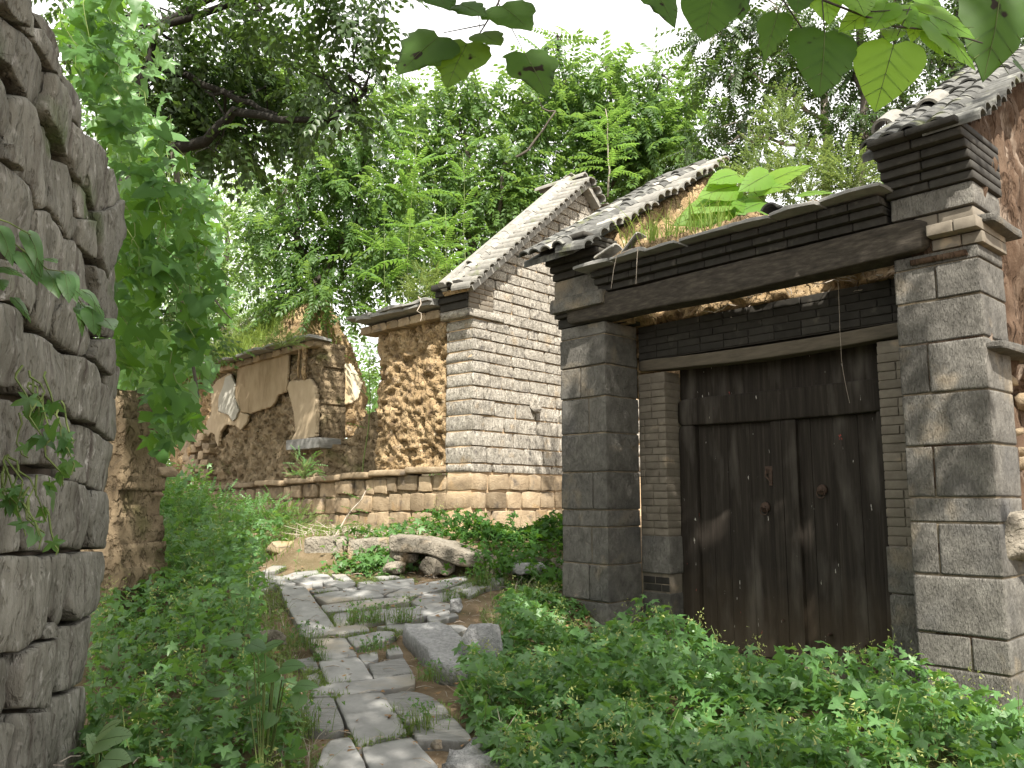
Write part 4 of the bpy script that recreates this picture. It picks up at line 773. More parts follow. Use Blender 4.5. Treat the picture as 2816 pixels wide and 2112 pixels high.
# interior cross wall, eroded to a peak
CW = Frame(GL.pt(6, 0, 0)[:2], 44)
Q = np.array([CW.uz(*p) for p in [(690, 1000), (735, 960), (775, 915), (800, 880), (825, 850), (850, 835), (880, 838), (912, 842), (935, 890), (965, 950), (985, 1010), (1003, 1060), (1010, 1110), (1015, 1200), (690, 1200)]])
V, F = rough_face(Q, .04, -.4, fna(.08, 3, 51), .6, 12); part('cross_wall', CW.pts(V), F, M_ADOBE, ru, True, True, label='tall eroded earth wall rising to a blunt peak')
Q = np.array([CW.uz(*p) for p in [(866, 1012), (900, 1000), (960, 1003), (990, 1055), (975, 1100), (955, 1112), (868, 1115)]]); V, F = rough_face(Q, .03, -.1, lambda a, b: fna(.015, 3, 53)(a, b) + .11, .6, 13); part('plaster_patch', CW.pts(V), F, M_WHITE2, ru, True, True)
# earth bed of the fallen roof, sloping up behind the eave
A, B = np.meshgrid(np.linspace(6.0, 9.0, 50), np.linspace(-.2, 1.9, 24), indexing='ij'); ZZ = 4.2 - .03 * (A - 3.6) + (.75 * np.clip(B + .2, 0, 3)) * sstep(5.6, 6.6, A) + fbm(np.stack([A.ravel() * 1.5, B.ravel() * 1.5, 0 * A.ravel()], 1), 3, 61).reshape(A.shape) * .08
ii = np.arange(A.size).reshape(A.shape); part('roof_earth', GL.pts(np.stack([A.ravel(), B.ravel(), ZZ.ravel()], 1)), np.stack([ii[:-1, :-1], ii[1:, :-1], ii[1:, 1:], ii[:-1, 1:]], -1).reshape(-1, 4), M_ADOBE, ru, True, True)
RU_A, RU_B, RU_Z = A, B, ZZ
# tiled verge of the left gable of the ruin
VG = Frame(GL.pt(8.0, 0, 0)[:2], 44); zv = lambda v: 4.35 + .8 * v; sv, nv = slope_axes(VG.d, .8)
V, F = rough_face([(-.3, 3.9), (2.4, 3.9), (2.4, 6.2), (-.3, 4.05)], .05, -.4, fna(.08, 3, 71), .6, 14); part('gable_wall', VG.pts(V), F, M_ADOBE, ru, True, True)
V, F = box(VG, -.4, 2.4, -.6, .16, -.1, 0); V[:, 2] += zv((V - VG.o) @ VG.d); part('roof_bed', V, F, M_SLATE, ru)
for k in range(22): axes(link('verge_tile', T_V, ru), VG.pt(-.4, -.1, zv(-.4)) + sv * k * .165 + nv * .02, VG.n, nv, ru, .02)
for k in range(14): axes(link('cap_tile', T_CAP, ru), VG.pt(-.4, -.3, zv(-.4)) + sv * (k * .24 + .26) + nv * .1, -sv, nv, ru, .02)
tw = empty('dry_twig', 'thin curved bare twig hanging from the ruin eave beside the gable corner', 'twig', GL.pt(.75, -.3, 4.36))
V, F = tube(wiggle(GL.pt(.75, -.34, 4.37), GL.pt(.62, -.4, 4.0), 7, .06, 4), .009, .004, 5); part('twig', V, F, M_TWIG, tw)
# ------------------------------------------------------------------ plants
def D(x, y, Y): return at(x * 1.27306, y * 1.27306, Y)
CP = [compound(6, d, .06, .22, i) for i, d in enumerate((.2, .35, .5))]          # toona, broad leaflets
CL = [compound(9, d, .04, .19, 5 + i, 70) for i, d in enumerate((.15, .3, .45))]   # long ailanthus fronds
CS = [compound(6, d, .06, .16, 9 + i, 65) for i, d in enumerate((.1, .3))]           # small locust leaves
PM = [palmate(i, 5, .42) for i in range(3)] + [palmate(7, 3, .4), palmate(9, 5, .34, .25)]
def unit(v): return v / (np.linalg.norm(v, axis=1, keepdims=True) + 1e-9)
def leaves(tm, pos, xd, up, size, mat, name, parent, rng, **kw):
    pick = rng.integers(0, len(tm), len(pos)); Vs, Fs, o = [], [], 0
    for k, (T, F) in enumerate(tm):
        m = pick == k
        if not m.any(): continue
        V, f = scatter(T, F, pos[m], xd[m], up[m], size[m]); Vs.append(V); Fs.append(f + o); o += len(V)
    return part(name, np.concatenate(Vs), np.concatenate(Fs), mat, parent, False, True, **kw)
def lobes_points(lobes, rng):
    P, O = [], []
    for x, y, Y, rx, rz, n in lobes:
        c = D(x, y, Y); d = unit(rng.normal(size=(n, 3))); r = rng.random(n) ** .45
        d2 = d * np.array([rx, rx, rz]) * r[:, None]; clump = fbm(d2 * 1.7 + c, 2, 5) > -.35; P.append((c + d2)[clump]); O.append(d[clump])
    return np.concatenate(P), np.concatenate(O)
TREES = 'trees growing behind the ruins'
def tree(name, lab, foot, stems, lobes, tm, size, mat, seed, bark=M_BARK, droop=-.25, group=TREES, crown='crown'):
    """stems: list of (points, r0, r1) - the first is the trunk; lobes in view terms x, y, distance, radii, count"""
    rng = np.random.default_rng(seed); t = empty(name, lab, 'tree', (foot[0], foot[1], float(gz(foot[0], foot[1]))), group)
    for i, (pts, r0, r1) in enumerate(stems):
        q = []
        for a, b in zip(pts[:-1], pts[1:]): q += list(wiggle(a, b, 5, .06 * np.linalg.norm(np.array(b) - a), seed + i))[:-1]
        q.append(np.array(pts[-1])); V, F = tube(q, r0, r1, 8 if r0 > .03 else 6); part('trunk' if i == 0 else 'branch', V, F, bark, t, True)
    lobes = [l[:5] + (int(l[5] * (.8 if seed != 1 else .68)),) for l in lobes]; P, O = lobes_points(lobes, rng); n = len(P)
    xd = O * np.array([1, 1, .5]) + rng.normal(size=(n, 3)) * .5; xd[:, 2] += droop; up = np.array([0, 0, 1.0]) + rng.normal(size=(n, 3)) * .35 + O * .3
    leaves(tm, P - unit(xd) * size[0] * .4, xd, up, size[0] + (size[1] - size[0]) * rng.random(n), mat, crown, t, rng)
    # twigs from the limbs to the lobes
    tw = []
    ends = [np.array(s[0][-1]) for s in stems] + [np.array(s[0][len(s[0]) // 2]) for s in stems]
    for x, y, Y, rx, rz, k in lobes:
        c = D(x, y, Y); e = min(ends, key=lambda p: np.linalg.norm(p - c)); tw.append(tube(wiggle(e, c, 7, .25, seed + int(x)), .022, .008, 5))
        for _ in range(3): d = rng.normal(size=3) * np.array([rx, rx, rz]) * .6; tw.append(tube(wiggle(c, c + d, 5, .1, seed + _), .01, .003, 4))
    V, F = joined(tw); part('twigs', V, F, bark, t, True, kind='stuff'); return t
def foot(x, Y): p = D(x, 1000, Y); return (p[0], p[1], float(gz(p[0], p[1])))

# near dark tree reaching in from the left
f = foot(255, 10.5)
tree('toona_tree', 'dark leafy tree whose black limbs reach in over the lane from behind the left wall', f,
     [([np.array(f), D(262, 600, 10.5), D(275, 350, 10.4)], .2, .13), ([D(275, 350, 10.4), D(444, 305, 10.2), D(505, 240, 10), D(603, 259, 9.8), D(705, 262, 9.7), D(790, 200, 9.6)], .085, .02),
      ([D(275, 350, 10.4), D(320, 128, 10.4), D(486, 199, 10.2), D(597, 248, 10)], .07, .03), ([D(275, 350, 10.4), D(330, 60, 10), D(520, -40, 9.8)], .08, .03), ([D(330, 60, 10), D(700, -60, 9.6), D(800, -30, 9.4)], .05, .02)],
     [(230, 40, 10.5, 1.0, .7, 150), (350, 130, 10.3, .9, .7, 150), (420, 40, 10, .9, .6, 110), (480, 150, 11.2, .9, .6, 170), (420, 240, 11.2, .9, .55, 190), (540, 230, 11.6, 1.0, .6, 230), (640, 240, 11.4, .8, .45, 140), (590, 130, 11.6, .95, .6, 140), (500, 300, 11.4, .7, .3, 80), (700, 170, 9.7, .6, .5, 60), (560, 20, 9.8, .9, .5, 100),
      (690, 30, 9.6, .8, .6, 110), (800, -20, 9.5, .7, .5, 80), (760, 220, 9.6, .5, .4, 40), (470, 310, 10.2, .6, .25, 70), (350, 270, 10.4, .6, .4, 60), (770, 100, 9.6, .35, .5, 28)], CP, (.45, .7), L_DARK, 1, M_BARKD)
f = foot(300, 13.5); tree('toona_tree', 'shadowy tree mostly hidden behind the hop vine at the left', f, [([np.array(f), D(300, 700, 13.5), D(320, 420, 13.5)], .1, .05)],
     [(240, 260, 13.5, .9, .8, 130), (300, 360, 13.5, 1.0, .8, 170), (370, 470, 13.5, .9, .8, 150), (290, 500, 13.5, 1.0, .8, 170), (380, 600, 13.5, .9, .7, 150), (300, 650, 13.5, 1.0, .8, 160), (400, 740, 13.5, .8, .6, 120), (320, 780, 13.5, 1.0, .6, 130), (200, 140, 13.5, .9, .7, 110)], CP, (.4, .6), L_MID, 9)
# pale far locust
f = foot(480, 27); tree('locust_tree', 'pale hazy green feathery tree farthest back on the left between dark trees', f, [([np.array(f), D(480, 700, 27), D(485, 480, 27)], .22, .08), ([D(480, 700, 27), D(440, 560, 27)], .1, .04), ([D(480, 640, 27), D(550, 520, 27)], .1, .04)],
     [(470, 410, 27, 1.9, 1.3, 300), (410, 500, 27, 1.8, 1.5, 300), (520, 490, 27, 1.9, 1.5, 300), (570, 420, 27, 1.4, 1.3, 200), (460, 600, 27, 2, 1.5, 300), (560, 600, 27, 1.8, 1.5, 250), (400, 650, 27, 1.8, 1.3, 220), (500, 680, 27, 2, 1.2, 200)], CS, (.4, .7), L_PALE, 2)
f = foot(690, 17); tree('ailanthus_tree', 'bushy mid green tree with a forked pale stem rising behind the peaked earth wall', f, [([np.array(f), D(680, 620, 17), D(640, 500, 17), D(650, 260, 17)], .13, .04), ([D(675, 620, 17), D(590, 600, 17), D(615, 480, 17)], .06, .02), ([D(680, 620, 17), D(770, 480, 17), D(790, 330, 17)], .08, .03)],
     [(630, 240, 17, 1.0, .9, 120), (700, 330, 17, 1.1, .9, 170), (620, 400, 17, 1.0, .9, 150), (790, 300, 17, 1.1, .9, 170), (740, 430, 17, 1.1, .9, 180), (570, 520, 17, 1.0, .9, 140), (650, 540, 17, 1.1, .9, 180), (760, 540, 17, 1.2, 1, 210), (850, 570, 16.5, 1.0, .9, 190), (700, 640, 16.5, 1.1, .7, 170), (590, 640, 17, 1.0, .6, 110), (830, 430, 17, 1, .8, 130), (820, 200, 17.5, .8, .7, 80), (660, 150, 17.5, .9, .6, 60)], CP + CL, (.6, .9), L_MID, 3)
f = foot(1010, 19); tree('toona_tree', 'dense dark tree with thin crooked stems directly behind the tiled verge of the stone house', f, [([np.array(f), D(1010, 560, 19), D(1030, 450, 19), D(1000, 300, 19)], .16, .04), ([D(1010, 560, 19), D(960, 480, 19), D(930, 330, 19)], .08, .03), ([D(1030, 450, 19), D(1075, 470, 18.6), D(1088, 355, 18.6), D(1140, 325, 18.5), D(1200, 240, 18.4)], .06, .02)],
     [(950, 220, 19, 1.2, .9, 190), (1040, 250, 19, 1.2, .9, 200), (920, 320, 19, 1.2, .9, 210), (1010, 360, 19, 1.3, 1, 260), (1090, 330, 19, 1.2, .9, 200), (1060, 440, 19, 1.3, .9, 250), (960, 470, 19, 1.3, .9, 250), (890, 420, 19, 1.2, .9, 200), (1130, 220, 19, 1.0, .9, 120), (1000, 560, 19, 1.4, .8, 210), (900, 540, 19, 1.2, .9, 190), (1140, 420, 19.5, 1.2, .8, 190), (1000, 180, 19, .8, .6, 60)], CP, (.55, .85), L_MID, 4)
f = foot(1290, 20); tree('ailanthus_tree', 'tall tree with fern-like frond tips standing against the white sky above the gatehouse roof', f, [([np.array(f), D(1280, 500, 20), D(1240, 250, 20), D(1205, 80, 20)], .15, .03), ([D(1270, 400, 20), D(1320, 250, 20), D(1310, 140, 20)], .07, .02), ([D(1275, 450, 20), D(1400, 300, 20), D(1430, 160, 20)], .07, .02)],
     [(1200, 180, 20, .9, 1.0, 100), (1205, 90, 20, .35, .6, 26), (1280, 190, 20, 1.0, .9, 130), (1310, 130, 20, .4, .4, 18), (1220, 280, 20, 1.2, .9, 210), (1300, 300, 20, 1.2, .9, 220), (1380, 260, 20, 1.1, .9, 170), (1430, 180, 20, .7, .8, 50), (1480, 220, 20, .8, .8, 70), (1430, 340, 20, 1.1, .9, 190), (1350, 400, 20.5, 1.3, .8, 190), (1490, 310, 20, .7, .7, 60), (1180, 380, 20, 1.2, .9, 190)], CL + CP[:1], (.8, 1.15), L_MID, 5)
# young ailanthus with single stems
def sapling(name, lab, foot_, pts, n, L, mat, seed, up=.9, bark=M_STEM, r=.013, top=.4, tm=CL):
    rng = np.random.default_rng(seed); t = empty(name, lab, 'sapling', foot_, 'young trees on the ruins')
    q = []
    for a, b in zip(pts[:-1], pts[1:]): q += list(wiggle(a, b, 5, .03, seed))[:-1]
    q.append(np.array(pts[-1])); V, F = tube(q, r, r * .35, 7); part('stem', V, F, bark, t, True); q = np.array(q); me = []
    for k in range(n):
        f_ = top + (1 - top) * (k / max(1, n - 1)) ** .55; p = q[min(len(q) - 1, int(f_ * (len(q) - 1)))] * 1.0; a = k * 2.4 + seed + rng.uniform(-.7, .7); e = up * (f_ * .9 + .1) + rng.uniform(-.35, .35)
        xd = np.array([[math.cos(a), math.sin(a), e]]); T, F = tm[k % len(tm)]; V, f2 = scatter(T, F, p[None], xd, np.array([[0, 0, 1.0]]), np.array([L * (1.1 - .5 * f_) * rng.uniform(.6, 1.1)])); part('frond', V, f2, mat, t, False, True)
    return t
f = foot(885, 14.5); sapling('young_ailanthus', 'bright sunlit young tree with long fronds left of the dense dark tree', f, [np.array(f), D(880, 560, 14.5), D(900, 290, 14.5)], 34, 1.05, L_BRIGHT, 11)
f = foot(965, 14); sapling('young_ailanthus', 'short bright green sapling just above the lower end of the tiled verge', f, [np.array(f), D(965, 620, 14), D(962, 450, 14)], 24, .75, L_BRIGHT, 12)
f = foot(1010, 15.5); sapling('young_ailanthus', 'light green frond cluster in front of the dark tree above the verge', f, [np.array(f), D(1005, 560, 15.5), D(1000, 330, 15.5)], 22, .8, L_BRIGHT, 13)
f = foot(830, 15); sapling('young_ailanthus', 'leafy bright sapling above the low earth wall beside its slate eave', f, [np.array(f), D(835, 760, 15), D(830, 470, 15)], 34, .95, L_BRIGHT, 14)
f = foot(560, 19); sapling('young_ailanthus', 'low spreading sapling with yellowish fronds left of the earth peak', f, [np.array(f), D(565, 640, 19), D(560, 500, 19)], 30, .95, L_BRIGHT, 15)
f = foot(780, 13); sapling('young_ailanthus', 'bluish green shrubby sapling growing in the gap between the two earth walls', f, [np.array(f), D(800, 860, 13), D(800, 720, 13)], 20, .55, L_MID, 16, tm=CS)
r_ = D(1313, 425, 9.2); sapling('young_ailanthus', 'thin sapling with a white stem and bright crown growing out of the gatehouse tiles', r_, [r_, D(1314, 350, 9.2), D(1308, 235, 9.2)], 34, .52, L_BRIGHT, 17, bark=M_BARKP, r=.012, top=.3)
f = foot(735, 9.7); sapling('young_ailanthus', 'leaning thin sapling with a bare pale stem beside the leftmost kerb stone', D(655, 1240, 9.2), [D(655, 1240, 9.2), D(735, 1140, 9.5), D(790, 1060, 9.7)], 7, .3, L_HOPY, 18, up=.3, bark=M_TWIG, r=.012, top=.6, tm=CS)
# trees on the right
f = foot(1780, 13); tree('ailanthus_tree', 'tall tree with a straight pale trunk behind the gate lintel', f, [([np.array(f), D(1784, 420, 13), D(1780, 190, 13), D(1700, 60, 13)], .085, .05), ([D(1782, 260, 13), D(1620, 150, 13)], .04, .02), ([D(1784, 330, 13), D(1600, 290, 13)], .04, .015), ([D(1780, 190, 13), D(1850, 40, 13)], .04, .02)],
     [(1550, 70, 13, .7, .5, 80), (1640, 40, 13, .8, .6, 120), (1570, 170, 13, .7, .5, 85), (1680, 140, 13, .8, .6, 130), (1600, 270, 13, .6, .4, 80), (1540, 330, 13.5, .7, .4, 60), (1700, 240, 13, .8, .5, 110), (1760, 100, 13, .7, .6, 90), (1720, -10, 13, .8, .5, 90), (1600, -40, 13, .8, .5, 80), (1640, 380, 13.5, .8, .5, 90)], CL[:2] + CP[:1], (.42, .62), L_DARK, 6, M_BARKP)
f = foot(1870, 12); tree('toona_tree', 'dark twin-stemmed tree between the pale trunk and the right gable roof', f, [([np.array(f), D(1866, 330, 12), D(1858, 100, 12), D(1850, -60, 12)], .08, .05), ([D(1866, 330, 12), D(1890, 250, 12), D(1905, 40, 12), D(1960, -60, 12)], .055, .03), ([D(1880, 280, 12), D(1940, 300, 12)], .03, .015)],
     [(1850, 140, 12, .6, .5, 80), (1840, 30, 12, .7, .5, 110), (1930, 90, 12, .7, .5, 110), (1950, 220, 12, .5, .4, 60), (1850, 250, 12, .5, .4, 60), (1950, -20, 12, .8, .5, 110), (1800, 320, 12.5, .6, .3, 50), (1890, 380, 12.5, .7, .3, 60)], CL, (.4, .58), L_DARK, 7)
f = foot(2070, 13); tree('toona_tree', 'dark tree filling the top right corner behind the right gable roof', f, [([np.array(f), D(2060, 300, 13), D(2050, 100, 13), D(2080, -40, 13)], .09, .05), ([D(2060, 200, 13), D(1990, 60, 13)], .04, .02), ([D(2060, 200, 13), D(2150, 60, 13)], .04, .02)],
     [(2010, 150, 13, .7, .5, 100), (2060, 40, 13, .8, .6, 140), (2130, 130, 13, .8, .6, 130), (2180, 20, 13, .8, .6, 120), (2220, 150, 13, .8, .6, 110), (1990, 30, 13, .7, .5, 100), (2120, 230, 13, .7, .5, 80), (2220, 270, 13, .6, .5, 60)], CP, (.38, .55), L_DARK, 8)
# far wood behind everything
rng = np.random.default_rng(77); N_ = 6500
fx = rng.uniform(-34, 34, N_); fy = 36 + rng.uniform(0, 12, N_); fz = 2 + rng.random(N_) * (6.2 + 2.0 * np.sin(fx * .35)) + 1.2; P = np.stack([fx, fy, fz], 1); xd = rng.normal(size=(N_, 3)); up = np.array([0, -.5, .8]) + rng.normal(size=(N_, 3)) * .4
leaves(CP, P, xd, up, .9 + rng.random(N_) * .8, L_MID, 'distant_wood', None, rng, kind='stuff')

# feathery weeds, grasses
def bush(name, lab, cat, c, r, n, mat, seed, size, tm=CS, up=.5, grp=None):
    rng = np.random.default_rng(seed); c = np.array(c); t = empty(name, lab, cat, c, grp); d = unit(rng.normal(size=(n, 3)) * np.array([1, 1, .8])); d[:, 2] = np.abs(d[:, 2]); rr = rng.random(n) ** .5; P = c + d * rr[:, None] * np.array(r)
    st = []
    for k in range(min(16, n)): st.append(tube(wiggle(c, P[k], 5, .05, seed + k), .007, .003, 4))
    V, F = joined(st); part('stems', V, F, M_STEM, t, kind='stuff')
    xd = d * np.array([1, 1, .6]) + rng.normal(size=(n, 3)) * .4; xd[:, 2] += up * .5; leaves(tm, P, xd, np.array([0, 0, 1.0]) + rng.normal(size=(n, 3)) * .4, size * (.6 + .6 * rng.random(n)), mat, 'foliage', t, rng, kind='stuff'); return t
RW = 'feathery weeds on the gatehouse roof'
for i, (x, y, Y, r, n, lab) in enumerate([(1640, 430, 7.0, (.28, .28, .55), 240, 'tall feathery weed left of the pale trunk above the gate lintel'), (1740, 440, 6.7, (.3, .3, .6), 300, 'feathery weed in front of the pale trunk on the gatehouse roof'), (1840, 425, 6.4, (.24, .24, .48), 220, 'feathery weed next to the right corbel of the gatehouse'), (1690, 300, 7.2, (.22, .22, .45), 150, 'topmost feathery weed reaching up beside the hanging heart-shaped leaf')]):
    bush('feathery_weed', lab, 'weed', D(x, y - 15, Y + 1.1), r, n, L_WEED, 40 + i, .17, CS, 1.2, RW)
bush('feathery_weed', 'small weed tuft on the left of the ruin eave slates', 'weed', D(610, 745, 12.9), (.3, .3, .25), 160, L_WEED, 50, .16)
bush('feathery_weed', 'yellow green weed at the low corner of the stone house eave', 'weed', D(920, 640, 12.4), (.35, .3, .5), 260, L_WEED, 51, .18)
bush('shrub', 'bluish green leafy shrub in front of the ruin footing on the left', 'shrub', D(460, 1150, 10.6), (.55, .5, .55), 520, L_HOP, 52, .17)
bush('shrub', 'round green shrub left of centre against the stone footing', 'shrub', D(570, 1150, 11.1), (.5, .45, .5), 420, L_HOP, 53, .17)
bush('shrub', 'taller dark shrub growing beside the broken rubble wall stub', 'shrub', D(385, 1160, 9.6), (.5, .45, .75), 480, L_HOP, 54, .17)
bush('shrub', 'thin weedy shrub at the right of the round shrub before the dark footing', 'shrub', D(640, 1150, 10.8), (.35, .3, .35), 170, L_WEED, 55, .15)
bush('shrub', 'leafy seedling growing on the ruin ledge', 'shrub', D(655, 1030, 11.9), (.25, .2, .45), 60, L_HOP, 56, .16)
for i, (u, v, lab) in enumerate([(7.0, .35, 'bushy weed at the right end of the grassy ruin roof'), (7.4, .9, 'bushy weed in the middle of the grassy ruin roof'), (8.1, .4, 'bushy weed at the left end of the grassy ruin roof')]): bush('feathery_weed', lab, 'weed', GL.pt(u, v, 4.25 + .6 * v), (.4, .35, .45), 220, L_WEED, 150 + i, .22)
# grass on the ruin roof and by the gate
def grass(name, pos, h, lean, w, mat, seed):
    V, F = blade_mesh(pos, h, lean, w, np.random.default_rng(seed)); part(name, V, F, mat, None, False, True, kind='stuff')
rng = np.random.default_rng(5); i_ = rng.integers(0, RU_A.shape[0], 3000); j_ = rng.integers(0, RU_A.shape[1], 3000)
gp = GL.pts(np.stack([RU_A[i_, j_], RU_B[i_, j_], RU_Z[i_, j_]], 1)) + rng.normal(size=(3000, 3)) * np.array([.05, .05, .01]); grass('grass', gp, .3, 1.0, .008, L_GRASS, 6)
k_ = 260; gp = np.stack([rng.uniform(1.3, 2.3, k_), rng.uniform(-.1, .25, k_), np.full(k_, 3.78)], 1); grass('grass', GT.pts(gp), .24, 1.1, .005, L_GRASS, 7)
pk = CW.pts(np.array([[v, random.uniform(-.3, .05), z + random.uniform(-.05, .05)] for _ in range(70) for v, z in [CW.uz(*random.choice([(780, 905), (805, 875), (850, 835), (890, 838), (915, 850)]))]])); grass('grass', pk, .3, .8, .007, L_GRASS, 8)
rng = np.random.default_rng(15); k_ = 2600; gx_ = rng.uniform(-5.5, -1.2, k_); gy_ = rng.uniform(9.3, 11.6, k_); gp = np.stack([gx_, gy_, gz(gx_, gy_)], 1); grass('grass', gp, .13, 1.0, .004, L_GRASS, 9)

# hop plants covering the ground ------------------------------------------------
def in_px(poly, n, rng, Yr=None):
    W_ = np.array(poly if max(map(max, poly)) < 60 else [lane_pt(x * 1.27306, y * 1.27306)[:2] for x, y in poly]); a, b = W_.min(0), W_.max(0); out = []
    while len(out) < n:
        q = a + (b - a) * rng.random((n * 2, 2)); out += list(q[inpoly(q[:, 0], q[:, 1], W_)])
    return np.array(out[:n])
def cover(name, XY, hmax, size, mat, rng, tilt=.6, hf=2.2, flower=.0, lean=(0, 0), hfun=None):
    n = len(XY); hn = .35 + .65 * np.clip(.5 + .8 * fbm(np.stack([XY[:, 0] * hf, XY[:, 1] * hf, 0 * XY[:, 0]], 1), 2, 91), 0, 1.3); zt = (hmax if hfun is None else hmax * hfun(XY)) * hn * (rng.random(n) ** .8)
    P = np.stack([XY[:, 0], XY[:, 1], gz(XY[:, 0], XY[:, 1]) + zt], 1); a = rng.random(n) * 6.283; up = np.array([lean[0], lean[1] - .25, 1.0]) + rng.normal(size=(n, 3)) * tilt
    xd = np.stack([np.cos(a), np.sin(a), rng.normal(size=n) * .3 - .25], 1); leaves(PM, P, xd, up, size[0] + (size[1] - size[0]) * rng.random(n) ** 1.5, mat, name, None, rng, kind='stuff')
    k = n // 14; idx = rng.integers(0, n, k); st = [tube(wiggle((P[i][0], P[i][1], float(P[i][2] - zt[i])), P[i] + rng.normal(size=3) * .06, 4, .05, int(i)), .003, .002, 3, False) for i in idx[:500]]
    V, F = joined(st); part(name + '_stems', V, F, M_STEM, None, kind='stuff')
    if flower:
        m = rng.random(n) < flower; Q = np.repeat(P[m], 16, 0) + rng.normal(size=(m.sum() * 16, 3)) * np.array([.02, .02, .03]) + np.array([0, 0, .06]); q = len(Q); sz = .008
        t = rng.normal(size=(q, 3)) * sz; s = rng.normal(size=(q, 3)) * sz; V = np.stack([Q, Q + t, Q + s], 1).reshape(-1, 3); part(name + '_flowers', V, np.arange(3 * q).reshape(-1, 3), L_FLOW, None, False, True, kind='stuff')
rng = np.random.default_rng(21)
LP = [(150, 1800), (185, 1500), (203, 1300), (232, 1130), (330, 1110), (420, 1140), (480, 1185), (510, 1220), (530, 1255), (548, 1310), (562, 1370), (572, 1440), (560, 1510), (600, 1580), (640, 1640), (650, 1760)]
cover('hop_ground_cover', in_px(LP, 10500, rng), .48, (.06, .125), L_HOP, rng, flower=.06, hfun=lambda q: 1 + 1.0 * sstep(1.5, .3, (q[:, 0] + .97) * .963 + q[:, 1] * .269) * sstep(4.5, 5.4, q[:, 1]))
RP = [tuple(lane_pt(x * 1.27306, y * 1.27306)[:2]) for x, y in [(1085, 1760), (1050, 1640), (1000, 1560), (985, 1500), (1050, 1450), (1090, 1370), (1110, 1310), (1165, 1275), (1213, 1255)]] + [tuple(GT.pt(u, v, 0)[:2]) for u, v in ((3.2, -.05), (2.56, -.05), (2.5, .42), (1.4, .36), (.1, .30), (-.03, -.03), (-.65, -.05), (-.7, .5), (-1.6, .6), (-1.9, -1.2))]
cover('hop_ground_cover', in_px(RP, 13000, rng), .40, (.06, .125), L_HOP, rng, flower=.05, hfun=lambda q: .16 + .84 * sstep(-.1, -1.2, (q - GT.o[:2]) @ GT.n[:2]))
n_ = 2600; XY = np.stack([rng.uniform(-2.2, .9, n_), rng.uniform(9.25, 10.9, n_)], 1); XY = XY[(XY[:, 1] > 9.1 - .1 * XY[:, 0]) & (XY[:, 1] < 10.75 + .9 * np.minimum(0, XY[:, 0] + .4))]; XY = XY[rng.random(len(XY)) < .25 + .75 * sstep(-1.4, -.4, XY[:, 0])]; XY = np.concatenate([XY, np.stack([rng.uniform(-.55, 1.0, 700), rng.uniform(8.85, 9.5, 700)], 1)])
cover('sunny_ground_cover', XY, .34, (.07, .13), L_HOPY, rng, flower=.02)
XY = np.stack([rng.normal(-1.45, .28, 420), rng.normal(9.0, .18, 420)], 1); cover('hop_ground_cover', XY, .42, (.08, .13), L_HOP, rng)
XY = np.stack([rng.normal(.15, .3, 500), rng.normal(8.45, .25, 500)], 1); cover('hop_ground_cover', XY, .42, (.08, .13), L_HOPY, rng)
XY = np.stack([rng.uniform(-5.2, -2.7, 1500), rng.uniform(8.6, 10.6, 1500)], 1); cover('hop_ground_cover', XY, .5, (.07, .12), L_HOP, rng)
rng = np.random.default_rng(31)
EP = [[(545, 1250), (600, 1250), (640, 1400), (650, 1500), (700, 1640), (710, 1760), (600, 1760), (560, 1560), (555, 1400)], [(1000, 1500), (1060, 1490), (1120, 1620), (1150, 1760), (1110, 1760), (1050, 1600)], [(1030, 1330), (1100, 1280), (1200, 1240), (1210, 1270), (1110, 1320), (1060, 1390)]]
for q, nn in zip(EP, (900, 420, 380)):
    XY = in_px(q, nn, rng); gp = np.stack([XY[:, 0], XY[:, 1], gz(XY[:, 0], XY[:, 1])], 1); grass('grass', gp, .12, 1.3, .0022, L_WEED, nn); k_ = nn // 6; grass('dry_grass', gp[:k_], .16, 2.2, .002, M_TWIG, nn + 1)
    XY = in_px(q, nn // 2, rng); cover('small_weeds', XY, .14, (.025, .06), L_WEED, rng)
# small weeds in the joints of the lane
WD = 'weeds between the paving slabs'
for i, (x, y, r, h, lab) in enumerate([(790, 1345, .17, .16, 'low bushy weed tuft on the slabs in the middle of the lane'), (870, 1345, .1, .2, 'thin weed stalks just right of the bushy tuft on the lane'), (690, 1428, .05, .1, 'small grey weed in the joint of the two long slabs'), (905, 1575, .09, .15, 'weed tuft between the front slabs of the lane'), (970, 1300, .06, .2, 'slender weed in front of the tilted slab boulder'), (930, 1470, .09, .12, 'weeds in the gap left of the granite slab'), (810, 1405, .12, .1, 'weed patch along the edge of the broken middle slab'), (1040, 1265, .14, .2, 'grassy weeds at the far right edge of the lane'), (650, 1400, .14, .18, 'dry yellowish weeds at the left edge of the lane'), (640, 1580, .15, .2, 'green weeds spilling on the front left slab')]):
    c = lane_pt(x * 1.27306, y * 1.27306); rg = np.random.default_rng(60 + i); n = int(30 + 5200 * r * r); P = np.stack([rg.normal(0, r * .55, n), rg.normal(0, r * .4, n), 0 * rg.random(n)], 1) + c; t = empty('lane_weed', lab, 'weed', c, WD)
    V, F = blade_mesh(P, h * .7, 1.1, .0022, rg); part('blades', V, F, L_WEED, t, False, True, kind='stuff'); m = n; Q = P[:m] + np.stack([rg.normal(0, .015, m), rg.normal(0, .015, m), h * rg.random(m)], 1); leaves(PM[3:4], Q, rg.normal(size=(m, 3)), np.array([0, 0, 1.]) + rg.normal(size=(m, 3)) * .5, .014 + .016 * rg.random(m), L_HOP, 'leaflets', t, rg, kind='stuff')
rg = np.random.default_rng(71); jp = []
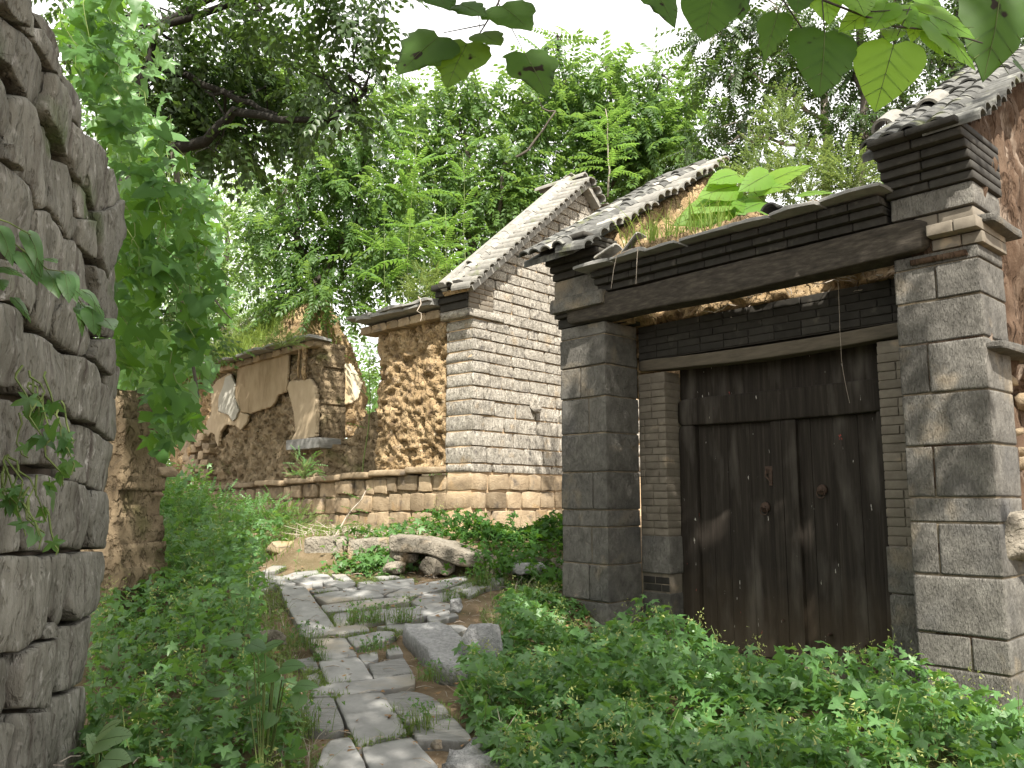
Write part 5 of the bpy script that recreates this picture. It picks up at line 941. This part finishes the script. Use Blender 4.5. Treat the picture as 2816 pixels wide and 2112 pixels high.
for P in SLABS:
    E_ = resample(P * 1.0, 60); w = vnoise(np.stack([E_[:, 0] * 3, E_[:, 1] * 3, 0 * E_[:, 0]], 1), 17) > .12; E_ = P.mean(0) + (E_[w] - P.mean(0)) * 1.03; jp.append(np.repeat(E_, 3, 0) + rg.normal(size=(3 * len(E_), 2)) * .012)
jp = np.concatenate(jp); grass('joint_grass', np.stack([jp[:, 0], jp[:, 1], .09 * jp[:, 1] + .015], 1), .055, 1.4, .0022, L_WEED, 72)
m = rg.random(len(jp)) < .35; q = jp[m]; leaves(PM[3:4], np.stack([q[:, 0], q[:, 1], .09 * q[:, 1] + .045], 1), rg.normal(size=(len(q), 3)), np.array([0, 0, 1.]) + rg.normal(size=(len(q), 3)) * .4, .012 + .02 * rg.random(len(q)), L_WEED, 'joint_moss', None, rg, kind='stuff')
# twigs and leaf litter on the lane and soil
rg = np.random.default_rng(88); st = []
for k in range(420):
    x, y = rg.uniform(-2.4, .6), rg.uniform(3.4, 9.4); z = .09 * y + .045 + (.0 if rg.random() < .5 else -.02); a = rg.random() * 6.28; l = rg.uniform(.03, .14); st.append(tube([(x, y, z), (x + l * .5 * math.cos(a), y + l * .5 * math.sin(a), z + .012), (x + l * math.cos(a), y + l * math.sin(a), z)], .003, .0015, 3, False))
V, F = joined(st); part('litter', V, F, M_TWIG, None, kind='stuff')
n = 500; x = rg.uniform(-2.4, .6, n); y = rg.uniform(3.4, 9.4, n); P = np.stack([x, y, .09 * y + .055], 1); a = rg.random(n) * 6.28
M_DEAD = leafmat('dead_leaf', (.14, .08, .04), (.30, .19, .10), (.3, .18, .08), .1, .8, .1); leaves([cordate(3, 3, .3, .1, .1)][:0] or [PM[3]], P, np.stack([np.cos(a), np.sin(a), 0 * a], 1), np.array([0, 0, 1.]) + rg.normal(size=(n, 3)) * .3, .02 + .03 * rg.random(n), M_DEAD, 'leaf_litter', None, rg, kind='stuff')
n = 900; x = rg.normal(-1.9, .5, n); y = rg.normal(9.75, .25, n); st = [tube([(x[k], y[k], float(gz(x[k], y[k])) + .02), (x[k] + rg.normal() * .2, y[k] + rg.normal() * .1, float(gz(x[k], y[k])) + rg.random() * .16)], .005, .002, 3, False) for k in range(160)]
V, F = joined(st); part('dead_brush', V, F, M_TWIG, None, kind='stuff')

# hop vines hanging over the end of the wall -----------------------------------
def hanging(name, lab, foot_, poly, Yr, n, nparts, size, mat, seed, mat2=None, jit=0, sl=1.0):
    rg = np.random.default_rng(seed); t = empty(name, lab, 'vine', foot_); P_ = np.array(poly, float); a, b = P_.min(0), P_.max(0); px = []
    while len(px) < n * 2: q = a + (b - a) * rg.random((n * 3, 2)); px += list(q[inpoly(q[:, 0], q[:, 1], P_)])
    px = np.array(px[:n * 2]); px = px[fbm(np.stack([px[:, 0] / 60, px[:, 1] / 75, 0 * px[:, 0]], 1), 2, seed) > -.22][:n]; n = len(px); px = px + rg.normal(size=px.shape) * jit; Yd = rg.uniform(Yr[0], Yr[1], n); Yd = np.sort(Yd); P = np.array([D(x, y, Y) for (x, y), Y in zip(px, Yd)])
    xd = rg.normal(size=(n, 3)) * .45 + np.array([.25, -.2, -.75]); up = np.array([.35, -.6, .6]) + rg.normal(size=(n, 3)) * .6; sz = size[0] + (size[1] - size[0]) * rg.random(n)
    tms = []
    for k in range(len(PM)): T, F = PM[k]; tms.append(mesh_fast('leaf', T, F, mat))
    for k in range(min(nparts, n)):
        o = link('leaf', tms[k % len(PM)], t); x = unit(xd[k:k + 1])[0]; y = np.cross(up[k], x); y /= np.linalg.norm(y); z = np.cross(x, y); s = sz[k]
        o.matrix_local = Matrix(((x[0] * s, y[0] * s, z[0] * s, 0), (x[1] * s, y[1] * s, z[1] * s, 0), (x[2] * s, y[2] * s, z[2] * s, 0), (0, 0, 0, 1))); o.location = P[k] - base(t)
    if n > nparts: leaves(PM, P[nparts:], xd[nparts:], up[nparts:], sz[nparts:], mat2 or mat, 'foliage', t, rg, kind='stuff')
    st = []
    for k in range(0, n, max(1, n // (60 if sl == 1 else 7))): q = P[k]; st.append(tube(wiggle(q + np.array([-.15, .1, .35]) * sl, q + np.array([.05, 0, -.15]) * sl, 6, .12 * sl, seed + k), .004, .002, 4, False))
    V, F = joined(st); part('stems', V, F, M_STEM, t, kind='stuff'); return t
HV = [(120, -40), (230, -40), (250, 60), (250, 130), (275, 200), (340, 260), (395, 330), (445, 440), (455, 560), (450, 700), (430, 780), (415, 880), (390, 950), (370, 985), (345, 960), (340, 870), (265, 855), (240, 760), (250, 640), (258, 480), (262, 330), (235, 280), (180, 170), (130, 60)]
hanging('hop_vine', 'thick curtain of bright hop vine hanging over the end of the tall dry stone wall', LW.pt(5.1, -.3, .6), HV, (5.0, 7.2), 720, 300, (.14, .27), L_HOPY, 31, L_HOP, 14)
hanging('hop_vine', 'darker hop vine mass behind the bright curtain above the rubble stub', RB.pt(-.2, .3, .8), [(150, -40), (300, -40), (345, 140), (400, 330), (470, 480), (470, 700), (440, 830), (360, 960), (250, 850), (230, 600), (240, 330)], (7.2, 8.4), 800, 0, (.13, .24), L_HOP, 33, L_HOP, 14)
V, F = joined([tube(wiggle(D(375, 330, 6.9), D(428, 860, 6.8), 9, .12, 3), .028, .012, 7), tube(wiggle(D(395, 600, 6.9), D(500, 690, 6.6), 6, .1, 8), .012, .005, 5), tube(wiggle(D(350, 400, 6.9), D(402, 428, 6.4), 4, .02, 2), .02, .006, 6)])
part('dead_limb', V, F, M_BARK, bpy.data.objects['hop_vine'], True)
for i, (pl_, lab) in enumerate([([(10, 930), (120, 900), (185, 960), (175, 1050), (100, 1090), (20, 1080)], 'hop sprig with dark lobed leaves across the middle of the dry stone wall'), ([(-10, 1030), (70, 1050), (110, 1130), (150, 1190), (60, 1180), (-10, 1170)], 'drooping hop sprig at the left edge low on the dry stone wall'), ([(60, 855), (110, 850), (130, 900), (80, 920)], 'small hop sprig rooted in a joint of the dry stone wall')]):
    P0 = D(*pl_[0], 3.0); hanging('hop_sprig', lab, P0, pl_, (2.55, 2.75), (18, 12, 6)[i], 20, (.06, .10), L_HOP, 140 + i, None, 0, .3)

# big single leaves ------------------------------------------------------------
def quad_leaf(name, b, t_, mat, parent, wide, curl, bite, seed, nrm=None, Vm=None):
    b = np.array(b); t_ = np.array(t_); L = np.linalg.norm(t_ - b); x = (t_ - b) / L; nrm = np.array(nrm if nrm is not None else (0.1, -.55, .85)); y = np.cross(nrm, x); y /= np.linalg.norm(y); z = np.cross(x, y)
    T, F = cordate(seed, 11, wide * 1.0, curl, .10, bite * 1.6); V = b + L * (T[:, :1] * x + T[:, 1:2] * y + T[:, 2:] * z); o = part(name, V, F, mat, parent, True)
    ve = [tube([b, b + L * (.5 * x - .02 * curl * z) - z * .004 * L, b + L * (.97 * x - .75 * curl * z)], .0075 * L, .003 * L, 4, False)]
    for s in (-1, 1):
        for q in (.05, .25, .45, .65): a0 = b + L * (q * x - curl * q * q * .8 * z); a1 = a0 + L * ((.30 - .1 * q) * x + s * wide * (.78 - .35 * q) * y * 1.0 - curl * .3 * z + .02 * z); ve.append(tube([a0 - z * .004 * L, a1 - z * .01 * L], .008 * L, .003 * L, 3, False))
    V, F = joined(ve); part('veins', V, F, M_VEIN, o, True); return o
M_VEIN = surface('leaf_vein', [(.06, .09, .02), (.10, .13, .04)], 20, bump=.1, per=.1, rough=.7)
R2 = lambda cx, cy, Y: at(900 + cx * .452, cy * .452, Y)
R3 = lambda cx, cy, Y: at(1816 + cx * .452, cy * .452, Y)
LY = 2.0
t = empty('paulownia_branch', 'twig of six dark heart-shaped leaves hanging into the sky at the top centre', 'branch', R2(1040, -150, LY))
for i, (b, e, w, bi) in enumerate([((705, 200), (425, 430), .60, .25), ((865, 235), (720, 515), .52, .12), ((925, 195), (1058, 262), .60, .1), ((1042, 20), (1240, 165), .62, .15), ((1186, 296), (1345, 565), .48, .35), ((790, 20), (968, 82), .42, .35), ((640, -60), (740, 40), .5, .2)]):
    b = (b[0] + .1 * (e[0] - b[0]), b[1] + .1 * (e[1] - b[1])); quad_leaf('leaf', R2(*b, LY - .015 * i), R2(*e, LY - .03 - .02 * i), L_BIG2 if i in (1, 2) else L_BIG, t, w * 1.05, .10, bi, i, (.05 * (-1) ** i, -.80, .6))
V, F = joined([tube([R2(1130, -300, LY), R2(1040, 20, LY), R2(930, 200, LY)], .0035, .002, 6), tube([R2(955, 150, LY), R2(705, 200, LY)], .0018, .0012, 5), tube([R2(930, 200, LY), R2(865, 235, LY)], .0015, .001, 5), tube([R2(1042, 20, LY), R2(1186, 296, LY)], .0014, .001, 5), tube([R2(930, 190, LY), R2(915, 60, LY)], .001, .001, 5)]); part('twig', V, F, M_BARK, t, True)
t = empty('paulownia_branch', 'long twig of many backlit heart-shaped leaves hanging in the top right corner', 'branch', R3(1000, -150, LY))
for i, (b, e, w, bi) in enumerate([((-60, -90), (105, 140), .45, .35), ((330, -60), (265, 225), .60, 0), ((470, -110), (503, 112), .40, .3), ((712, 88), (632, 352), .36, .3), ((1000, 197), (985, 552), .50, .12), ((1420, 272), (1312, 652), .52, .03), ((990, -60), (1040, 132), .62, 0), ((1385, 15), (1085, 158), .5, 0), ((1150, -60), (1260, 70), .6, 0), ((1530, 55), (1935, 190), .50, 0), ((1640, 130), (1955, 392), .46, 0), ((1610, 190), (1745, 330), .5, 0), ((1400, 20), (1300, 160), .5, 0), ((1450, 40), (1520, 150), .55, 0), ((2075, -80), (2000, 452), .40, .15), ((2150, 365), (2240, 440), .5, 0), ((860, -110), (835, 55), .60, .2), ((1425, 180), (1400, 240), .5, 0), ((1570, 95), (1535, 240), .32, 0), ((1560, -40), (1720, 20), .6, 0)]):
    lit = i in (5, 6, 7, 8, 9, 10, 11, 12, 13, 17, 18, 19); quad_leaf('leaf', R3(*b, LY + .01 * (i % 5)), R3(*e, LY - .03 + .015 * (i % 4)), L_YEL if lit else L_BIG, t, w * .9, .14, bi, 20 + i, (.08 * (-1) ** i, -.80, .58))  # leaves meant as lit take the brighter painted copy
V, F = joined([tube([R3(900, -200, LY), R3(990, 0, LY), R3(1180, 75, LY), R3(1420, 160, LY), R3(1720, 190, LY), R3(1960, 262, LY)], .004, .0018, 6), tube([R3(1180, 75, LY), R3(1530, 58, LY)], .002, .0014, 5), tube([R3(985, 0, LY), R3(1000, 197, LY)], .0018, .0014, 5), tube([R3(1520, 40, LY), R3(1420, 272, LY)], .0015, .001, 5), tube([R3(750, 0, LY), R3(712, 88, LY)], .0015, .001, 5), tube([R3(720, -40, LY), R3(860, 170, LY)], .0025, .002, 5)]); part('twig', V, F, M_BARK, t, True)
# paulownia seedling on the gate roof
PY = 6.9; t = empty('paulownia_seedling', 'yellow green seedling with big sunlit leaves growing out of the gatehouse behind the eave', 'seedling', R3(640, 1420, PY))
V, F = tube([R3(645, 1420, PY), R3(640, 1300, PY), R3(622, 1130, PY), R3(640, 1050, PY)], .014, .006, 7); part('stem', V, F, M_STEM, t, True); pe = []
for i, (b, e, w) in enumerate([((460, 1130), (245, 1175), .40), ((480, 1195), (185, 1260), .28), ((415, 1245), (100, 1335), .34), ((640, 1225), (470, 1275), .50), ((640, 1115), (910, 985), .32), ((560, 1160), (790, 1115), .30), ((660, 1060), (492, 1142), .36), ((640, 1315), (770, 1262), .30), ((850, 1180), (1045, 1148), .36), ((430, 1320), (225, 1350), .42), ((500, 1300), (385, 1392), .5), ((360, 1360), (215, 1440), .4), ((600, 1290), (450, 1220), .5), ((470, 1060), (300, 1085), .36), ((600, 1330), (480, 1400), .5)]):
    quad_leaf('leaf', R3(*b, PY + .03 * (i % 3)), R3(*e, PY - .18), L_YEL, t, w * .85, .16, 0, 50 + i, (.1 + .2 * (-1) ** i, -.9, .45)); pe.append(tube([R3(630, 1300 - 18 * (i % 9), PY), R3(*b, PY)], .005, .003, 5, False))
V, F = joined(pe); part('leaf_stalks', V, F, M_STEM, t, True)
# leaves in front of the wall at the left edge
K7 = lambda cx, cy, Y: at(cx * .4219, 600 + cy * .4219, Y)
t = empty('shrub_branch', 'drooping twig of curled dark leaves hanging in front of the wall at the left edge', 'branch', K7(-120, 0, 2.2))
for i, (b, e, w, c) in enumerate([((-10, 60), (110, 285), .3, .5), ((-60, 330), (165, 285), .25, .5), ((180, 90), (300, 315), .2, .6), ((140, 225), (272, 440), .28, .3), ((300, 340), (400, 455), .4, .6), ((400, 345), (520, 440), .32, .7), ((425, 370), (458, 575), .3, .2), ((525, 468), (690, 540), .22, .7), ((545, 575), (670, 690), .3, .6), ((600, 590), (620, 780), .4, .2), ((672, 655), (755, 700), .42, .3), ((525, 560), (540, 790), .12, .2), ((310, 262), (385, 275), .3, .2), ((-40, 400), (30, 420), .4, .4), ((90, 520), (225, 650), .12, .3)]):
    quad_leaf('leaf', K7(*b, 2.2 + .02 * (i % 3)), K7(b[0] + .8 * (e[0] - b[0]), b[1] + .8 * (e[1] - b[1]), 2.15), L_HOP, t, w * .75, c * .7, 0, 80 + i, (.3, -.6, .7))
V, F = joined([tube([K7(-150, -40, 2.2), K7(60, 30, 2.2), K7(200, 110, 2.2)], .003, .0015, 5), tube([K7(60, 140, 2.2), K7(310, 335, 2.2), K7(420, 350, 2.2)], .0025, .0012, 5), tube([K7(400, 345, 2.2), K7(540, 570, 2.2), K7(672, 655, 2.2)], .0015, .001, 5)]); part('twig', V, F, M_STEM, t, True)
# two broad-leaved plants in the hop on the left
def broad(lab, Y, lst, mat, seed):
    pts = [D(*a, Y) for a, b, w in lst]; c = np.mean(pts, 0); t = empty('broad_leaved_plant', lab, 'plant', (c[0], c[1], float(gz(c[0], c[1])))); st = []
    for i, (a, b, w) in enumerate(lst): A_ = D(*a, Y); B_ = D(*b, Y - .05); quad_leaf('leaf', A_, A_ + (B_ - A_) * .6, mat, t, w, .12, 0, seed + i, (.1 + .3 * (-1) ** i, -.45, .85)); st.append(tube([(c[0], c[1], float(gz(c[0], c[1]))), (np.array(c) + D(*a, Y)) / 2, D(*a, Y)], .004, .002, 5, False))
    V, F = joined(st); part('stalks', V, F, M_STEM, t, True)
broad('pale green broad-leaved plant at the foot of the dry stone wall', 3.5, [((215, 1600), (330, 1570), .5), ((215, 1585), (290, 1530), .42), ((205, 1620), (180, 1560), .4), ((225, 1640), (320, 1640), .5), ((205, 1590), (160, 1600), .4)], L_PALE, 120)
broad('dark plant with large lobed leaves standing above the hop on the left', 3.7, [((520, 1380), (440, 1390), .5), ((540, 1390), (600, 1410), .5), ((600, 1450), (520, 1480), .5), ((610, 1440), (690, 1430), .45), ((640, 1480), (720, 1480), .45), ((560, 1500), (500, 1540), .55), ((650, 1500), (630, 1560), .5), ((490, 1490), (400, 1500), .45), ((590, 1540), (560, 1600), .5), ((570, 1400), (640, 1370), .4)], L_HOP, 130)
# unseen tree overhead behind the camera, leaves placed along the sun to shade the lane
rng = np.random.default_rng(99); P = []
for k in range(1650):
    x = rng.uniform(-3.4, 2.05); y = rng.uniform(2.2, 8.35)
    if rng.random() < .06: x = rng.uniform(-.1, .9); y = rng.uniform(8.2, 8.9)
    if x > 1.2 and y < 5.6 and rng.random() < .6: continue
    if fbm(np.array([[x * .9, y * .9, 3.3]]), 2, 8)[0] < -.38: continue
    h = rng.uniform(6.3, 8.3); P.append(np.array([x, y, .09 * y]) + np.array(SD) * (h / SD[2]))
for k in range(150): P.append(np.array([(q_ := rng.random()) * 1.2 + .85, rng.uniform(6.3, 8.2), .5]) + np.array(SD) * (rng.uniform(6.3, 8) / SD[2]))  # extra leaves added to keep sun patches off the door
P = np.array(P); t = empty('shade_tree', 'unseen broad tree behind the camera, its crown shaped to shade the lane', 'tree', (3.4, -2.6, float(gz(3.4, -2.6))))
n = len(P); leaves(CP, P, rng.normal(size=(n, 3)) * np.array([1, 1, .4]), np.array([0, 0, 1.]) + rng.normal(size=(n, 3)) * .4, .6 + .3 * rng.random(n), L_MID, 'crown', t, rng)
q = np.array([3.4, -2.6, -.4]); V, F = joined([tube(wiggle(q, q + np.array([-.3, .3, 4.5]), 7, .2, 4), .22, .15, 9)] + [tube(wiggle(q + np.array([-.3, .3, 4.4]), P[k], 8, .3, k), .07, .015, 6) for k in range(0, n, n // 14)]); part('trunk', V, F, M_BARK, t, True)
